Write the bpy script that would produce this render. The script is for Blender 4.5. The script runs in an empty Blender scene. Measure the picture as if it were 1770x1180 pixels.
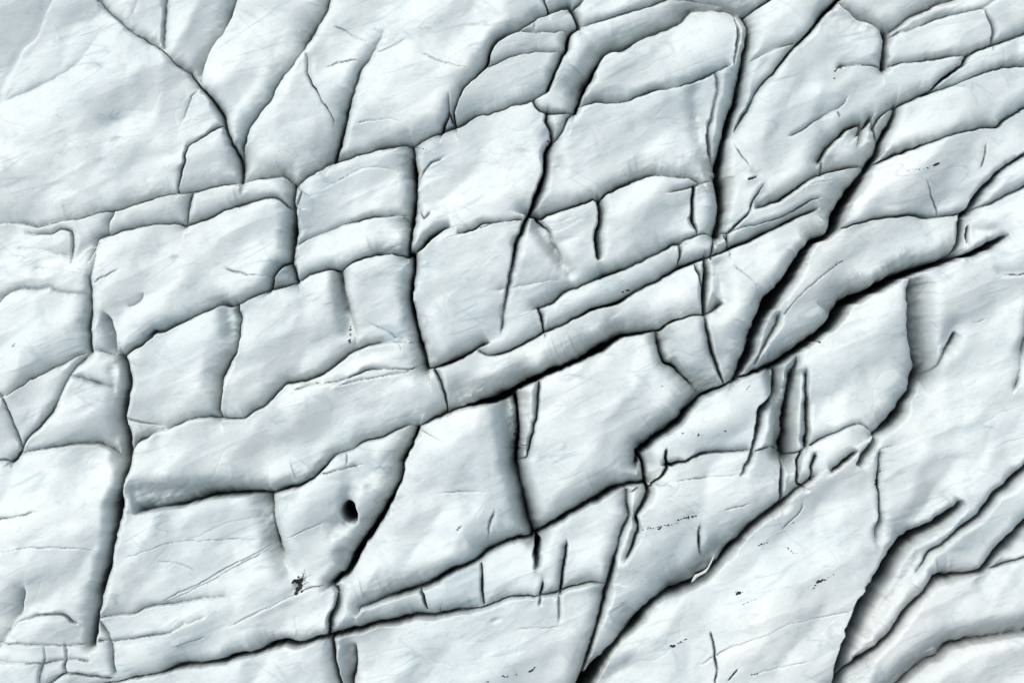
import bpy, math, random, heapq
import numpy as np

rng = np.random.RandomState(7)
random.seed(7)
S = 0.05                      # metres per unit of the plan drawing below
PW, PH = 1770.0, 1180.0       # extent of the plan
CX, CY = PW / 2, PH / 2

# ------------------------------------------------------------------ camera, sky, sun, exposure
scn = bpy.context.scene
CAM_H = 210.0
cam_d = bpy.data.cameras.new("camera")
cam_d.sensor_width = 36.0
cam_d.lens = 36.0 * CAM_H / (PW * S)
cam_d.clip_end = 4000.0
cam_d.clip_start = 1.0
cam = bpy.data.objects.new("camera", cam_d)
scn.collection.objects.link(cam)
cam.location = (0, 0, CAM_H)
cam.rotation_euler = (0, 0, 0)
scn.camera = cam

SUN_EL, SUN_AZ = math.radians(53), math.radians(-45)    # azimuth from +Y (top of frame), towards -X
world = bpy.data.worlds.new("World")
scn.world = world
world.use_nodes = True
wn = world.node_tree
wn.nodes.clear()
sky = wn.nodes.new("ShaderNodeTexSky")
sky.sky_type = 'NISHITA'
sky.sun_disc = False
sky.sun_elevation = SUN_EL
sky.sun_rotation = SUN_AZ
sky.air_density = 1.0
sky.dust_density = 3.0
sky.ozone_density = 1.0
hs = wn.nodes.new("ShaderNodeHueSaturation")
hs.inputs['Saturation'].default_value = 0.42
hs.inputs['Hue'].default_value = 0.478            # thin high overcast
bg = wn.nodes.new("ShaderNodeBackground")
bg.inputs['Strength'].default_value = 0.112
wo = wn.nodes.new("ShaderNodeOutputWorld")
wn.links.new(sky.outputs[0], hs.inputs['Color'])
wn.links.new(hs.outputs[0], bg.inputs[0])
wn.links.new(bg.outputs[0], wo.inputs[0])

sun_d = bpy.data.lights.new("sun", 'SUN')
sun_d.energy = 0.82
sun_d.angle = math.radians(40)
sun_d.color = (1.0, 0.905, 0.80)
sun = bpy.data.objects.new("sun", sun_d)
scn.collection.objects.link(sun)
sun.rotation_euler = (math.pi / 2 - SUN_EL, 0, math.pi - 0 - (math.pi) - SUN_AZ * -1 + math.pi)
from mathutils import Vector
sdir = Vector((math.sin(SUN_AZ) * math.cos(SUN_EL), math.cos(SUN_AZ) * math.cos(SUN_EL), math.sin(SUN_EL)))
sun.rotation_euler = sdir.to_track_quat('Z', 'Y').to_euler()

scn.view_settings.view_transform = 'Standard'
scn.view_settings.look = 'None'
scn.view_settings.gamma = 1
scn.view_settings.use_curve_mapping = False
scn.view_settings.exposure = 1.0
scn.cycles.max_bounces = 5
scn.cycles.diffuse_bounces = 3

# ------------------------------------------------------------------ the crevasse plan
TILES = dict(A=(0, 0), B=(580, 0), C=(1150, 0), D=(0, 380), E=(580, 380), F=(1150, 380),
             G=(0, 760), H=(580, 760), I=(1150, 760))
ZF = 1742 / 620.0

def parse(s):
    pts, t, num = [], None, []
    for tok in s.split():
        if tok.isalpha():
            t = tok
            continue
        num.append(float(tok))
        if len(num) == 2:
            if t == 'P':
                pts.append(num)
            else:
                pts.append([TILES[t][0] + num[0] / ZF, TILES[t][1] + num[1] / ZF])
            num = []
    return np.array(pts)

# each crack: path, slot width, drop of the rounded edge, rounding left of travel, right of travel, taper at start, at end
CR = [
 ("A 450 -20 540 65 605 130 690 185 790 245 850 310 915 355 965 415 1030 490 1070 550 1095 620 1125 700 1160 790 1165 885", (.3,1.2,3.2), (6,12,18), 24, 8, 0, 0),
 ("A 265 -10 225 75 180 180 115 235 80 300 45 370 5 480 -30 540", 0, 4, 14, 8, 0, 0),
 ("A -60 520 20 490 110 455 210 410 330 345 400 285 450 210 500 155 560 135 605 130", 0, 7, 32, 10, 0, 0),
 ("A 665 -10 640 60 612 120", 0, 5, 20, 12, 0, 0),
 ("A 800 -20 790 60 785 140 792 230", .6, 9, 22, 8, 0, 0),
 ("A 1150 -20 1110 80 1070 160 1020 220 990 290 970 370 966 415", (1,1.5,1), 14, 6, 34, 0, 0),
 ("A 1600 -20 1580 50 1530 130 1480 220 1420 310 1360 390 1310 490 1250 560 1210 620 1180 700 1168 790", (.6,1,1.2), 13, 8, 28, 0, 0),
 ("A 1480 240 1495 300 1493 355 1540 450 1590 530 1622 580 1618 640", 1, 4, 4, 4, 10, 10),
 ("B 235 120 225 180 195 225 160 290 125 330 100 400 70 490 40 600 15 700 -10 775", (.4,1,3.5), (4,12,18), 10, 24, 15, 0),
 ("A 1080 610 1000 655 910 715 900 780 880 850 865 935", (1,1.6,2), 8, 5, 7, 0, 0),
 ("A 966 425 930 470 905 540 870 620", .7, 4, 4, 10, 0, 20),
 ("A -60 1095 60 1080 180 1100 300 1070 370 1065 480 1032 560 1020 640 1000 740 965 865 938 925 935 1000 912 1100 895 1165 885 1250 868 1370 856 1430 900", (0,1,1.5), (4,10,13), 30, 5, 0, 0),
 ("A 1430 905 1480 870 1600 795 1742 750 B 150 740 250 715 330 705 375 712", 1.2, 13, 28, 6, 0, 0),
 ("B 375 712 420 688 520 642 600 612 700 560 760 548 850 515 910 500 960 488 1005 462 1035 437", 1.3, 12, 22, 5, 0, 0),
 ("D 100 65 170 70 240 68 300 45 345 60 352 100 345 190", (0,1,1), 8, 12, 5, 8, 0),
 ("D 350 190 420 140 480 125", .4, 6, 15, 4, 0, 0),
 ("A 560 1020 530 1080 520 1145", .6, 8, 5, 16, 0, 0),
 ("A 930 938 915 1000 905 1060 895 1100", 1.2, 12, 8, 18, 0, 0),
 ("D 440 200 480 95 530 75 620 45 740 22 850 15 895 30 930 15 1000 -10 1070 -40 1150 -70 1230 -95 1320 -110 1370 -90 1400 -60 1425 -55", (.5,1.4,1), 10, 20, 6, 0, 0),
 ("A 1430 905 1425 960 1430 1010 1428 1070 1425 1130 1420 1180 D 1418 120 1412 200 1425 250 1437 300", (2,2.5,4,3), 20, 9, 24, 0, 0),
 ("A 1475 890 1465 950 1440 1010 1436 1080", .7, 6, 4, 4, 0, 5),
 ("D 1412 200 1370 220 1330 260 1320 310 1305 345", 2.2, 14, 6, 20, 0, 0),
 ("D 608 660 650 630 700 600 760 545 800 540 860 510 940 470 1010 440 1065 412 1110 420 1155 412 1200 385 1300 345 1437 302 1500 265 1560 245 1600 240 E 22 250 80 205 150 180 240 165 300 170 350 182", (2,1,1.2,1.5,2), 14, 26, 5, 0, 0),
 ("D 640 600 700 575 760 530", (.2,1,3), 8, 10, 5, 10, 3),
 ("D 470 130 460 200 440 280 440 350 438 420 430 500 432 570 437 640", (.3,1.5,3,2.5), (6,16,14), 14, 22, 0, 0),
 ("D 500 440 540 490 560 560 565 640 600 665", (0,.8,.5), 11, 5, 28, 15, 0),
 ("D -60 310 0 300 70 300 150 280 240 275", .3, 3, 5, 3, 0, 10),
 ("D -40 425 30 360 90 330 170 335 240 325 280 345 340 355 438 362", .4, 7, 16, 6, 0, 0),
 ("D 150 235 260 240 415 245 410 280", .3, 3, 6, 4, 10, 0),
 ("D 60 140 200 145 260 160 350 185", .3, 4, 12, 4, 10, 0),
 ("D -60 880 20 855 80 825 150 775 220 740 320 690 400 650 440 640 480 632 540 648 580 660 608 662", .8, 9, 24, 6, 0, 0),
 ("D -40 800 5 850 30 900 55 980 80 1060 90 1110", 1.2, 10, 12, 8, 0, 0),
 ("D 430 650 380 700 335 755 300 830 250 930 190 1000 120 1070 60 1160 40 1178", (.5,.8,2), 9, 12, 10, 0, 0),
 ("D 335 755 400 765 470 790 540 815 560 850", .3, 6, 14, 12, 0, 10),
 ("D 600 662 612 720 617 800 600 880 592 950 600 1030 605 1100 G 608 100 590 200 575 300 560 400 545 500 530 590 500 680 480 780 470 850 455 920 440 998", (3,7,5,7,6,5,3), (22,26,24,24,16), 11, 20, 0, 0),
 ("D 45 1165 120 1130 220 1110 340 1090 420 1085 480 1090 540 1120 590 1170", .5, 9, 24, 6, 0, 0),
 ("G -60 95 0 100 42 108 45 150", .8, 6, 6, 5, 0, 5),
 ("G -60 385 0 380 60 378 120 360 210 345", .9, 5, 7, 5, 0, 20),
 ("G 0 550 100 525 220 518 350 520 450 530 540 548", .4, 3, 4, 3, 10, 0),
 ("G 130 680 120 740 100 830 60 900 20 960 -30 1040", .2, 9, 8, 26, 20, 0),
 ("G -40 1000 10 985 40 930 90 890 160 860 230 845 310 845 350 885 390 895", .4, 6, 11, 5, 0, 10),
 ("G -60 990 0 992 110 990 200 995 300 1000 370 1003 440 998", .6, 6, 8, 4, 0, 0),
 ("G 310 1000 320 1040 310 1100 320 1135", .5, 6, 6, 8, 0, 0),
 ("G 215 1000 220 1060 200 1110 190 1180", .3, 5, 6, 6, 0, 0),
 ("G -20 1080 60 1080 200 1085 310 1070 360 1070 420 1080", .4, 5, 8, 4, 0, 0),
 ("G 220 1200 250 1180 290 1150 320 1138 420 1150 530 1165", .5, 7, 8, 5, 0, 0),
 ("G 470 880 520 940 540 1010 545 1080 555 1130", .5, 7, 8, 12, 0, 0),
 ("G 470 880 500 860 570 850 650 840 720 810 800 795 900 785 1000 765 1150 755", .4, 6, 16, 4, 0, 20),
 ("G 480 980 600 975 720 950 830 930 900 890 1010 850", .7, 6, 10, 3, 0, 10),
 ("G 840 1005 900 985 1010 950", .6, 3, 5, 3, 5, 10),
 ("G 1095 912 1200 860 1330 800 1440 750 1500 720 1560 705 1610 705", .6, 4, 5, 3, 20, 0),
 ("G 740 805 880 735 1000 680 1100 622 1200 572 1280 532 1345 495 1420 465 1500 430 1580 395", .7, 2.5, 3, 3, 20, 10),
 ("G 740 812 880 752 1000 698 1100 640 1200 588 1280 548 1345 505", .6, 2.5, 3, 3, 20, 0),
 ("G 610 570 700 540 800 505 900 490 1050 490 1150 485 1260 490 1345 500", .5, 2, 3, 3, 20, 0),
 ("G 880 495 980 460 1080 410 1200 385 1300 380", .4, 1.5, 3, 3, 20, 10),
 ("G 650 358 760 335 880 322 1000 285 1120 272 1200 265 1240 262 1305 268 1380 245 1450 225 1510 195 1560 150 E 0 1145 60 1125 140 1078 230 1055 300 1020 365 998 400 1012", (1,2.5,2.5,1.5,1), (20,26,20,10,10), 40, 5, 8, 0),
 ("D 612 1180 650 1095 700 1060 760 1030 830 1010 900 975 980 957 1060 960 1120 962 1185 965 1230 930 1300 890 1350 830 1390 795 1460 785 1510 775 1570 745 1620 715 E 60 655 130 620 200 600 260 595 330 590 390 600", (.8,1,1.2,1,1), (14,10,10,12,6), 22, 5, 0, 0),
 ("D 1420 830 1510 800 E 0 790 60 765 140 738 200 722 320 725 440 716", .8, 6, 8, 3, 10, 0),
 ("E 0 812 100 780 200 765 340 740 440 722", .6, 4, 7, 3, 15, 0),
 ("D 1155 415 1165 480 1160 560 1150 640 1110 700 1080 760 1075 830 1068 900 1075 955", (1.5,2.5,2,1), (16,18,12), 8, 30, 0, 0),
 ("E 22 250 30 330 60 430 95 560 95 650", (.8,.2,.5,1), (12,12,8,4), 14, 30, 0, 0),
 ("B 375 712 380 800 388 900 382 1000 370 1100 E 370 0 360 80 355 178", (2.5,4,4,3.5), 20, 10, 26, 0, 0),
 ("E 360 165 378 165 380 250 365 350 375 430 395 520 410 590 430 650 445 722", (3,4.5,4.5,3), 22, 12, 24, 0, 0),
 ("P 508 424 540 408 575 395 610 383 650 375 704 373", .5, 7, 14, 5, 0, 0),
 ("B -90 930 0 885 60 850 120 820 200 810 280 825 375 872", .2, 2, 6, 5, 20, 0),
 ("B 1010 -20 1020 20 1035 64", 2.2, 9, 6, 12, 0, 0),
 ("B 1130 30 1080 45 1035 64 965 100 900 145 830 175 785 205 758 245 740 300 715 345 670 385 620 430 600 480 580 530 578 570 585 615", (.8,1,3,2.5,1.5,1.5), 14, 6, 26, 0, 0),
 ("B 555 550 565 580 582 620", 1.5, 8, 4, 5, 0, 0),
 ("B 555 430 552 500 555 550 545 580 522 645", (.2,.5,3), (4,10,16), 4, 16, 15, 0),
 ("B 1130 30 1150 60 1165 95 1180 130", 2.4, 14, 10, 6, 0, 0),
 ("B 1180 130 1140 165 1130 200 1115 250 1085 310 1060 370 1040 400 1032 437", 2.2, 14, 6, 14, 0, 0),
 ("B 765 215 830 180 900 158 960 160 1040 155 1110 148 1132 185", .6, 8, 10, 4, 0, 0),
 ("B 740 330 800 300 880 270 980 252 1080 248 1105 262", .6, 8, 12, 4, 0, 0),
 ("B 965 95 970 130 962 165", .5, 3, 4, 3, 0, 5),
 ("B 1145 50 1180 20 1210 -15", .8, 8, 12, 8, 0, 0),
 ("B 1180 130 1230 115 1320 90 1420 60 1520 30 1600 -5", 1, 9, 18, 7, 0, 0),
 ("B 1165 545 1190 480 1210 420 1240 370 1270 310 1300 270 1330 250 1390 235 1440 210 1520 175 1600 140 1680 95 C 130 50 220 42 300 50 345 65 390 75", (4,3,1.5,.8,.8), (26,24,16,12,8), 38, 6, 0, 0),
 ("C 120 -8 250 10 330 35 388 72", .8, 8, 10, 12, 0, 0),
 ("C 388 72 440 40 520 -8", 2, 12, 26, 6, 0, 0),
 ("B 960 490 980 530 1020 550 1080 548 1130 545 1165 545", 1.6, 9, 14, 5, 0, 0),
 ("B 1165 545 1200 510 1260 500 1330 500 1380 495 1440 480 1500 460 1550 440 1640 430 1720 408 C 160 392 240 352 330 315", (.6,1,.8,1,1), 11, 22, 5, 0, 10),
 ("C 390 75 405 130 400 200 385 270 375 340 360 420 345 500 320 570 300 640 285 720 270 800 268 860 282 920 285 1000 270 1080 258 1140", (2,3,6,6,8,6), (14,22,26,26), 15, 24, 0, 0),
 ("C 330 60 350 150 340 240 330 310", .2, 8, 14, 3, 0, 0),
 ("C 240 360 250 440 230 530 205 640 215 740 250 830", .2, 9, 20, 6, 0, 15),
 ("C 835 5 800 40 750 90 700 155 650 205 620 240 590 270 560 310 515 360 480 400 440 450 420 500 380 560 340 640 320 700", (2,4,4,2,1.5,.5), (10,14,12,8), 8, 13, 0, 30),
 ("C 620 215 540 240 470 270 400 310", .3, 7, 5, 16, 0, 0),
 ("C 835 5 870 40 940 88 1010 110 1080 150", .2, 8, 22, 5, 0, 0),
 ("C 1085 165 1130 125 1200 75 1280 40 1340 10 1400 -10", .2, 10, 26, 8, 0, 0),
 ("C 1080 150 1090 180 1075 220 1070 280 1068 328", 2.6, 16, 8, 18, 0, 0),
 ("C 1090 180 1130 160 1220 130 1330 90 1420 65 1545 40", .6, 8, 12, 4, 0, 0),
 ("C 1545 40 1570 90 1590 150 1590 215", .4, 8, 18, 4, 0, 0),
 ("C 1545 40 1580 15 1620 -8", .2, 6, 8, 8, 0, 0),
 ("C 820 345 850 328 920 320 990 318 1068 328 1150 305 1230 295 1320 285 1400 270 1480 265 1530 240 1600 215 1742 165 1830 130", (1.2,1.2,1,1), (5,9,9,9), 16, 4, 8, 0),
 ("C 1480 265 1450 310 1400 345 1340 390 1290 440 1245 465", (1,3,1.5), 12, 6, 12, 0, 0),
 ("C 1125 520 1180 495 1245 465 1330 440 1440 400 1540 355 1640 330 1830 305", 1, 10, 20, 4, 0, 0),
 ("C 760 775 790 720 840 670 880 630 950 605 940 655", (2,2,1), 14, 30, 4, 0, 0),
 ("C 940 655 980 610 1005 578", 1, 14, 20, 4, 0, 0),
 ("C 1005 578 1015 620 1030 660 1052 700", 1, 13, 12, 4, 0, 0),
 ("C 1022 620 1040 585 1070 550 1118 520", .8, 12, 22, 3, 0, 0),
 ("C 1130 515 1120 560 1090 620 1060 690 1045 740 1010 790 960 870 900 960 860 1040 F 820 60 780 80 730 100 690 150 650 210 600 290 540 370 500 430 460 500 435 570 420 640 390 700 345 780", (2,5,9,14,8,8,14,14,9,3), (14,22,30,22,24,34,34,22), 8, 30, 0, 0),
 ("C 1010 800 1080 770 1140 745 1240 710 1330 680 1400 650 1480 635 1560 615 1620 615 1660 580 1742 530 1830 480", (3,1.5,1.3,.8,.3), 11, 20, 5, 0, 0),
 ("C 1000 800 950 805 880 815 800 835 740 855 680 885 620 930 560 970 480 1000 430 1015", (.8,1.5,2,1), (10,14,14,8), 5, 26, 0, 8),
 ("C 755 745 735 770 765 790 765 840", 1.3, 8, 5, 8, 0, 0),
 ("C 482 890 440 950 400 1040 340 1100 305 1135", 1.2, 8, 5, 10, 5, 0),
 ("C 310 1130 390 1100 450 1090 550 1060 640 1015 730 965 790 950", .9, 7, 9, 4, 0, 15),
 ("E 700 640 760 660 850 632 920 600 1015 545 1100 510 1180 470 1270 425 1370 405 1430 365 1500 325 1570 295 F 70 232 140 205 200 185 300 148 400 105 500 60 C 640 1055 700 1030 770 1000", (1,1.5,2.5,1.5,2.5,2,1), (8,12,12,16,12), 22, 4, 0, 15),
 ("E 445 722 500 712 570 690 640 650 700 615 750 595", (2,2,1), 18, 30, 5, 0, 10),
 ("E 985 430 1060 400 1120 350 1200 320 1300 275 1400 240 1500 195 1590 150 1640 120 1672 118", 1.3, 15, 26, 4, 0, 0),
 ("E 985 430 995 470 1012 545", 2, 11, 10, 3, 0, 0),
 ("E 1672 118 1675 180 1662 240", 1.2, 9, 6, 5, 0, 0),
 ("E 1672 118 F 110 90 180 70 243 68 285 60 300 100 308 145", (.8,1,1.5), 10, 14, 4, 0, 0),
 ("F 243 68 240 120 225 190", 1.3, 9, 5, 7, 0, 0),
 ("F 308 145 305 100 C 300 1130 258 1140", 1.5, 8, 5, 5, 0, 0),
 ("E 400 1010 430 990 530 945", 1.5, 14, 22, 5, 0, 0),
 ("E 530 945 600 915 700 890 780 878 850 845 885 818 960 780 1040 740 1150 700 1240 650 1320 610 1380 570 1480 548 1555 540 1580 535 F 40 490 130 466 190 460 240 440 285 400", (1,6,10,5,7,3,1.5,1), (16,34,32,30,16,12), 38, 4, 0, 8),
 ("E 480 730 500 770 515 810 535 870 540 940", 1.6, 10, 9, 3, 0, 0),
 ("B 1025 545 1020 590 1045 640 1050 680 1020 740 1010 840 985 920 960 980 940 1040 915 1080 E 890 80 870 140 850 230 835 330 820 420 808 500 803 570", (1.5,3,5,3,2.5,1.2,.8,.5), (14,16,14,8,5), 15, 6, 0, 20),
 ("B 1150 545 1120 590 1095 650 1055 690", 1, 9, 6, 15, 0, 0),
 ("B 935 1050 1000 1065 1030 1045 1100 1022 1170 1000 1250 970 1280 985 1300 950 1360 920 1450 875 1540 850 1620 855 1700 865 C 105 862 165 890", (1.5,2,1.5,1,.8), (16,14,14,10), 30, 5, 0, 0),
 ("B 585 1135 650 1125 720 1090 800 1078 900 1070", (2,1,.8), 8, 12, 3, 5, 0),
 ("E 378 165 430 125 470 85 520 45 565 32", (2,3,3,1), 15, 18, 6, 0, 5),
 ("B 1270 975 1280 1020 1280 1100 E 1268 50 1262 130 1278 200", (1.5,2,2), 18, 14, 6, 0, 8),
 ("E 975 0 1010 30 1040 60 1060 110 1090 170 1105 240", (3,.5,.1,0), 10, 6, 24, 0, 15),
 ("E 770 345 850 330 1000 305 1100 285", .3, 4, 10, 8, 12, 12),
 ("C 140 905 135 980 135 1060 155 1110 155 1140", (2.5,2.5,.8), 12, 5, 6, 0, 0),
 ("C 0 940 60 925 140 905 200 880 268 878", .7, 8, 10, 4, 15, 0),
 ("F 190 185 195 270 190 340 188 400 190 460", (2,3,2.5), 18, 15, 9, 0, 0),
 ("F 140 215 160 270 180 350", .2, 9, 12, 3, 0, 10),
 ("F 190 460 205 540 225 620 250 690 275 750 295 800", (1.5,3,1.8), 13, 4, 12, 0, 0),
 ("E 1565 545 1575 610 1600 690 F 50 710 105 770 150 815 175 850", (1.5,4,2,1), (14,22,14,8), 22, 24, 0, 0),
 ("E 1470 1180 1480 1130 1530 1090 1600 1040 1680 980 F 130 915 200 850 250 825 300 800 345 780 400 755 470 730 540 705 600 670 660 625 730 575 790 530 840 490 880 420 900 395 1000 350 1080 310 1160 270 1250 240 1340 210 1420 185", (5,5,4.5,3.5,4,7,10,12,9,4), (26,26,20,14,26,34,34,30,24), 36, 5, 0, 0),
 ("F 1420 185 1480 170 1560 135 1630 95 1668 72", (3,11,10,3), 16, 12, 9, 0, 6),
 ("F 1400 172 1430 110 1440 50 1445 0 C 1440 1050 1480 1010 1520 950 1560 900 1640 820 1742 750 1830 690", (2,4,3,1,.4,.3), (14,14,9,6), 8, 14, 0, 0),
 ("F 1480 20 1470 70 1475 120", (1,2.5,1), 7, 6, 6, 5, 5),
 ("C 720 1175 800 1130 860 1110 960 1075 1080 1055 1170 1045 1240 1050 1320 1055 1440 1035 1520 1010 1600 980 1742 910 1830 870", (1.5,1,1,1), 9, 14, 4, 0, 0),
 ("F 555 440 545 500 490 600 440 700", .2, 9, 8, 16, 12, 0),
 ("F 1195 268 1190 340 1185 420 1185 500 1195 570 1215 640 1240 700 1255 760", (1,3,3,2), (14,24,22,18), 34, 7, 0, 0),
 ("F 1255 760 1220 820 1170 890 1160 930 1110 985 1060 1020 1020 1040", (2.5,4,3.5,2.5), 26, 8, 38, 0, 0),
 ("F 1020 1040 990 1100 950 1150 I 925 125", (2,3,1), 12, 18, 6, 0, 5),
 ("F 1255 760 1300 740 1340 690 1370 620 1415 540", (.5,.2,1,3), 8, 10, 12, 0, 5),
 ("F 540 710 540 790 520 860 455 920 450 970 430 1060 400 1175 I 385 120 362 185", (1,4,5,3,1,.8), (18,22,14,6), 20, 4, 0, 8),
 ("F 650 640 640 720 620 800 610 900 600 1000 590 1100 595 1150", (.8,2,5,6), (8,16,22,22), 10, 22, 0, 0),
 ("F 690 720 692 830 695 900 698 1000 690 1100", (.5,2,3), 14, 4, 13, 8, 0),
 ("F 580 1160 640 1135 700 1100 750 1070 830 1030 900 1000 960 998 1020 1038", (3,1.5,.8,.5), 8, 14, 4, 0, 0),
 ("F 595 1150 I 575 60 568 130 565 200 565 315", 2.6, 14, 13, 6, 0, 0),
 ("F 425 1125 500 1100 550 1115 580 1150", .6, 7, 9, 4, 5, 0),
 ("I 670 50 655 100 650 160 648 215 680 230", 2, 11, 6, 9, 0, 0),
 ("I 730 80 710 130 712 180 715 195", 2, 10, 5, 8, 0, 0),
 ("I 935 50 890 90 840 130 800 165", (1,3.5,1), 11, 5, 16, 8, 8),
 ("I 720 190 690 215 640 250 565 320 500 375 430 430 380 490 330 530 280 590 240 640 190 680 140 710 80 735 H 1600 765 1540 800 1500 850 1440 920 1380 970 1300 1070 1250 1140 1190 1230", (1.5,2,4,8,7,5,7,20,17,3), (12,22,28,26,18,22,14), 6, 38, 0, 0),
 ("E 400 1012 385 1060 350 1130 H 330 100 318 190 290 250 240 340 180 440 130 510 95 570 60 640 0 690 G 1612 706", (3,3,5,10,4), (18,20,28,32,22), 7, 34, 0, 0),
 ("G 1612 706 1640 740 1630 800 1600 870 1590 955", (1,2,3.5), 12, 16, 6, 0, 0),
 ("H 100 870 120 820 200 790 300 760 420 720 500 680 590 630 680 590 740 545 800 515 880 490 960 480 1000 455 1060 410 1130 365 1200 325 1280 290 1350 245 1420 220 1510 215", (.5,2,2.5,2.5,4,5,2), (12,24,24,18,26,24), 38, 5, 12, 0),
 ("G 540 1185 640 1160 780 1140 860 1110 940 1100 1050 1085 1150 1055 1250 1030 1380 990 1450 998 1520 975 1600 960 H 100 932 200 905 300 890 400 865 500 855 600 830 690 820 760 795 870 758 980 755 1080 738 1180 705 1260 692 1320 700", (.3,1.5,2.5,6,4,2,1.5,1.5), (6,8,14,24,20,10,8), 28, 5, 0, 0),
 ("H 415 728 430 770 450 820 470 835", (2,2,.5), 10, 6, 6, 0, 8),
 ("H 710 600 712 680 715 760 725 795", (1.5,2.5,1), 7, 5, 7, 0, 0),
 ("H 515 795 512 855", 1.5, 6, 6, 5, 8, 0),
 ("H 1008 670 998 740 990 810", (.8,2.5,.8), 9, 6, 7, 10, 10),
 ("H 1125 480 1115 560 1105 650 1092 745", (1,2,3), 10, 5, 12, 15, 0),
 ("H 1085 745 1082 800 1085 890", .3, 6, 9, 4, 0, 12),
 ("H 985 495 975 560 970 628", (9,6,.5), 12, 6, 6, 0, 4),
 ("E 870 850 885 940 890 1040 880 1130 H 880 30 875 100 890 180 910 260 925 340 945 420 965 480", (4,3,4,4,2,2,4), (26,24,20,24), 18, 24, 0, 0),
 ("E 990 785 985 870 975 960 955 1060 935 1140 H 930 90 885 105", (2.5,1.5,1.2), 12, 6, 12, 0, 0),
 ("H 775 335 750 400 740 470 730 550", (.8,1.2,.6), 7, 12, 4, 12, 0),
 ("H 1470 60 1490 100 1505 150 1510 215 1520 260 1480 340 1460 370 1470 430 1440 520 1400 600", (4,4,3,3,1), (24,18,14,10), 8, 18, 0, 15),
 ("H 1415 245 1415 320 1425 370 1390 450 1365 550 1345 640 1325 700 1305 780 1280 870 1255 960 1230 1040 1210 1110 1180 1200", (1,1.5,3,3,3,2.5), (12,18,18,16), 9, 22, 0, 0),
 ("H 1510 215 1480 225 1425 258", 1, 7, 6, 6, 0, 0),
 ("H 1470 410 1425 365", 1, 8, 6, 6, 0, 0),
 ("H 1610 40 1605 90 1610 130 1590 170 1540 220 1520 260", (1,3,2,2), 9, 4, 8, 6, 0),
 ("H 1610 125 I 80 110 140 85 200 65 280 60 425 45", (3,2,.8,.4), 8, 11, 3, 0, 10),
 ("H 1440 798 1410 790 1370 820 1300 850", .5, 4, 4, 4, 0, 10),
 ("I 1042 40 1040 130 1035 200 1045 300 1045 380 1025 440 1025 510", (1,2,1.2,1.6), 8, 22, 9, 8, 8),
 ("I 1042 45 1075 35 1110 30", .7, 3, 4, 3, 0, 5),
 ("I 170 400 165 460 170 540 185 580", (.5,2,.5), 9, 14, 5, 10, 8),
 ("I 280 350 350 325 430 305", 1, 4, 6, 3, 10, 15),
 ("I 1450 295 1420 340 1360 385 1300 430 1230 465 1160 520 1110 580 1060 660 1010 720 960 790 930 850 910 900 890 960 860 1040 840 1110 820 1200", (3,10,15,14,15,13,9,5,3), (14,22,28,34,34,28,20), (12,18,32,36,24), (24,16,4,4,4), 6, 0),
 ("I 1830 80 1742 150 1680 210 1610 265 1580 310 1530 370 1470 410 1400 460 1350 510 1310 530 1290 545 1260 600 1210 660", (3,6,3,2,1), (18,18,14,8), 9, 16, 0, 10),
 ("I 1830 350 1742 430 1680 500 1620 570 1560 640 1480 660 1400 670 1330 685 1290 720 1240 780 1180 840 1130 910 1070 980 1000 1040 920 1100 870 1150 830 1200", (2,5,3,2,2,3,3,2), (18,20,16,18,24,24), 10, 26, 0, 0),
 ("I 1560 640 1640 615 1742 580 1830 560", 1, 8, 10, 5, 0, 0),
 ("I 1100 1240 1160 1195 1220 1140 1290 1090 1350 1070 1390 1020 1460 1000 1560 980 1830 935", (1,1,.5,.5), (22,22,18,16), 28, 4, 0, 0),
 ("I 218 925 235 980 242 1050 250 1110 240 1190", (1.2,2,2.5,1.5), 6, 5, 5, 6, 0),
 ("I 355 1105 330 1130 300 1170", 1.2, 4, 4, 4, 5, 5),
 ("F 1742 640 1720 760 1690 840", .2, 8, 8, 16, 10, 15),
 ("F 1620 270 1700 268 1742 262 1830 255", .8, 3, 3, 3, 6, 0),
 ("G 1305 268 1315 350 1330 430 1345 500 1370 570 1400 640", (2,1.2,1.5,2,.5,.2), (16,14,14,8), 22, 28, 0, 25),
 ("G 1510 178 1560 165 1650 145 H 60 135 140 120", .8, 5, 9, 3, 0, 15),
 ("H 55 60 58 130", .5, 4, 4, 4, 0, 5),
 ("H 90 985 98 1050 90 1130 75 1200", (1,4,4), (8,18,20), 4, 22, 8, 0),
 ("G 1610 965 1620 1050 1640 1140 1650 1190", (3,3,1.5), 14, 8, 16, 0, 0),
 ("H 870 912 950 905 1040 905 1100 895", .3, 3, 4, 8, 20, 15),
 ("F 880 380 850 430 835 480", .8, 8, 4, 12, 0, 8),
 ("C 590 665 650 640 720 590 790 550 850 515 890 470", 0.5, 5, 10, 6, 12, 12),
 ("C 830 535 850 580", 0.5, 4, 4, 4, 3, 3),
 ("C 340 710 380 770 415 812", 0.4, 4, 6, 4, 8, 5),
 ("C 398 876 420 865 452 855", 1.6, 5, 4, 4, 3, 3),
 ("F 330 220 380 260 430 300 450 350 465 400", 0.6, 3, 4, 3, 8, 5),
 ("F 560 480 600 430 650 370 690 330 740 290 790 250 850 205", 0.6, 3.5, 6, 3, 8, 5),
 ("C 1260 870 1290 950 1320 1010 1330 1050", 0.5, 5, 5, 5, 8, 0),
 ("C 1530 820 1550 760 1560 700", 1, 5, 5, 4, 5, 5),
 ("B 0 130 100 180 190 215", 0.4, 3, 4, 4, 0, 0),
 ("B 160 295 40 300 -60 335", 0.5, 4, 5, 3, 0, 8),
 ("B 200 260 270 235 350 190", 0.6, 4, 6, 4, 0, 10),
 ("B 400 250 520 310 640 340 700 350", 0.4, 3, 4, 3, 15, 10),
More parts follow.
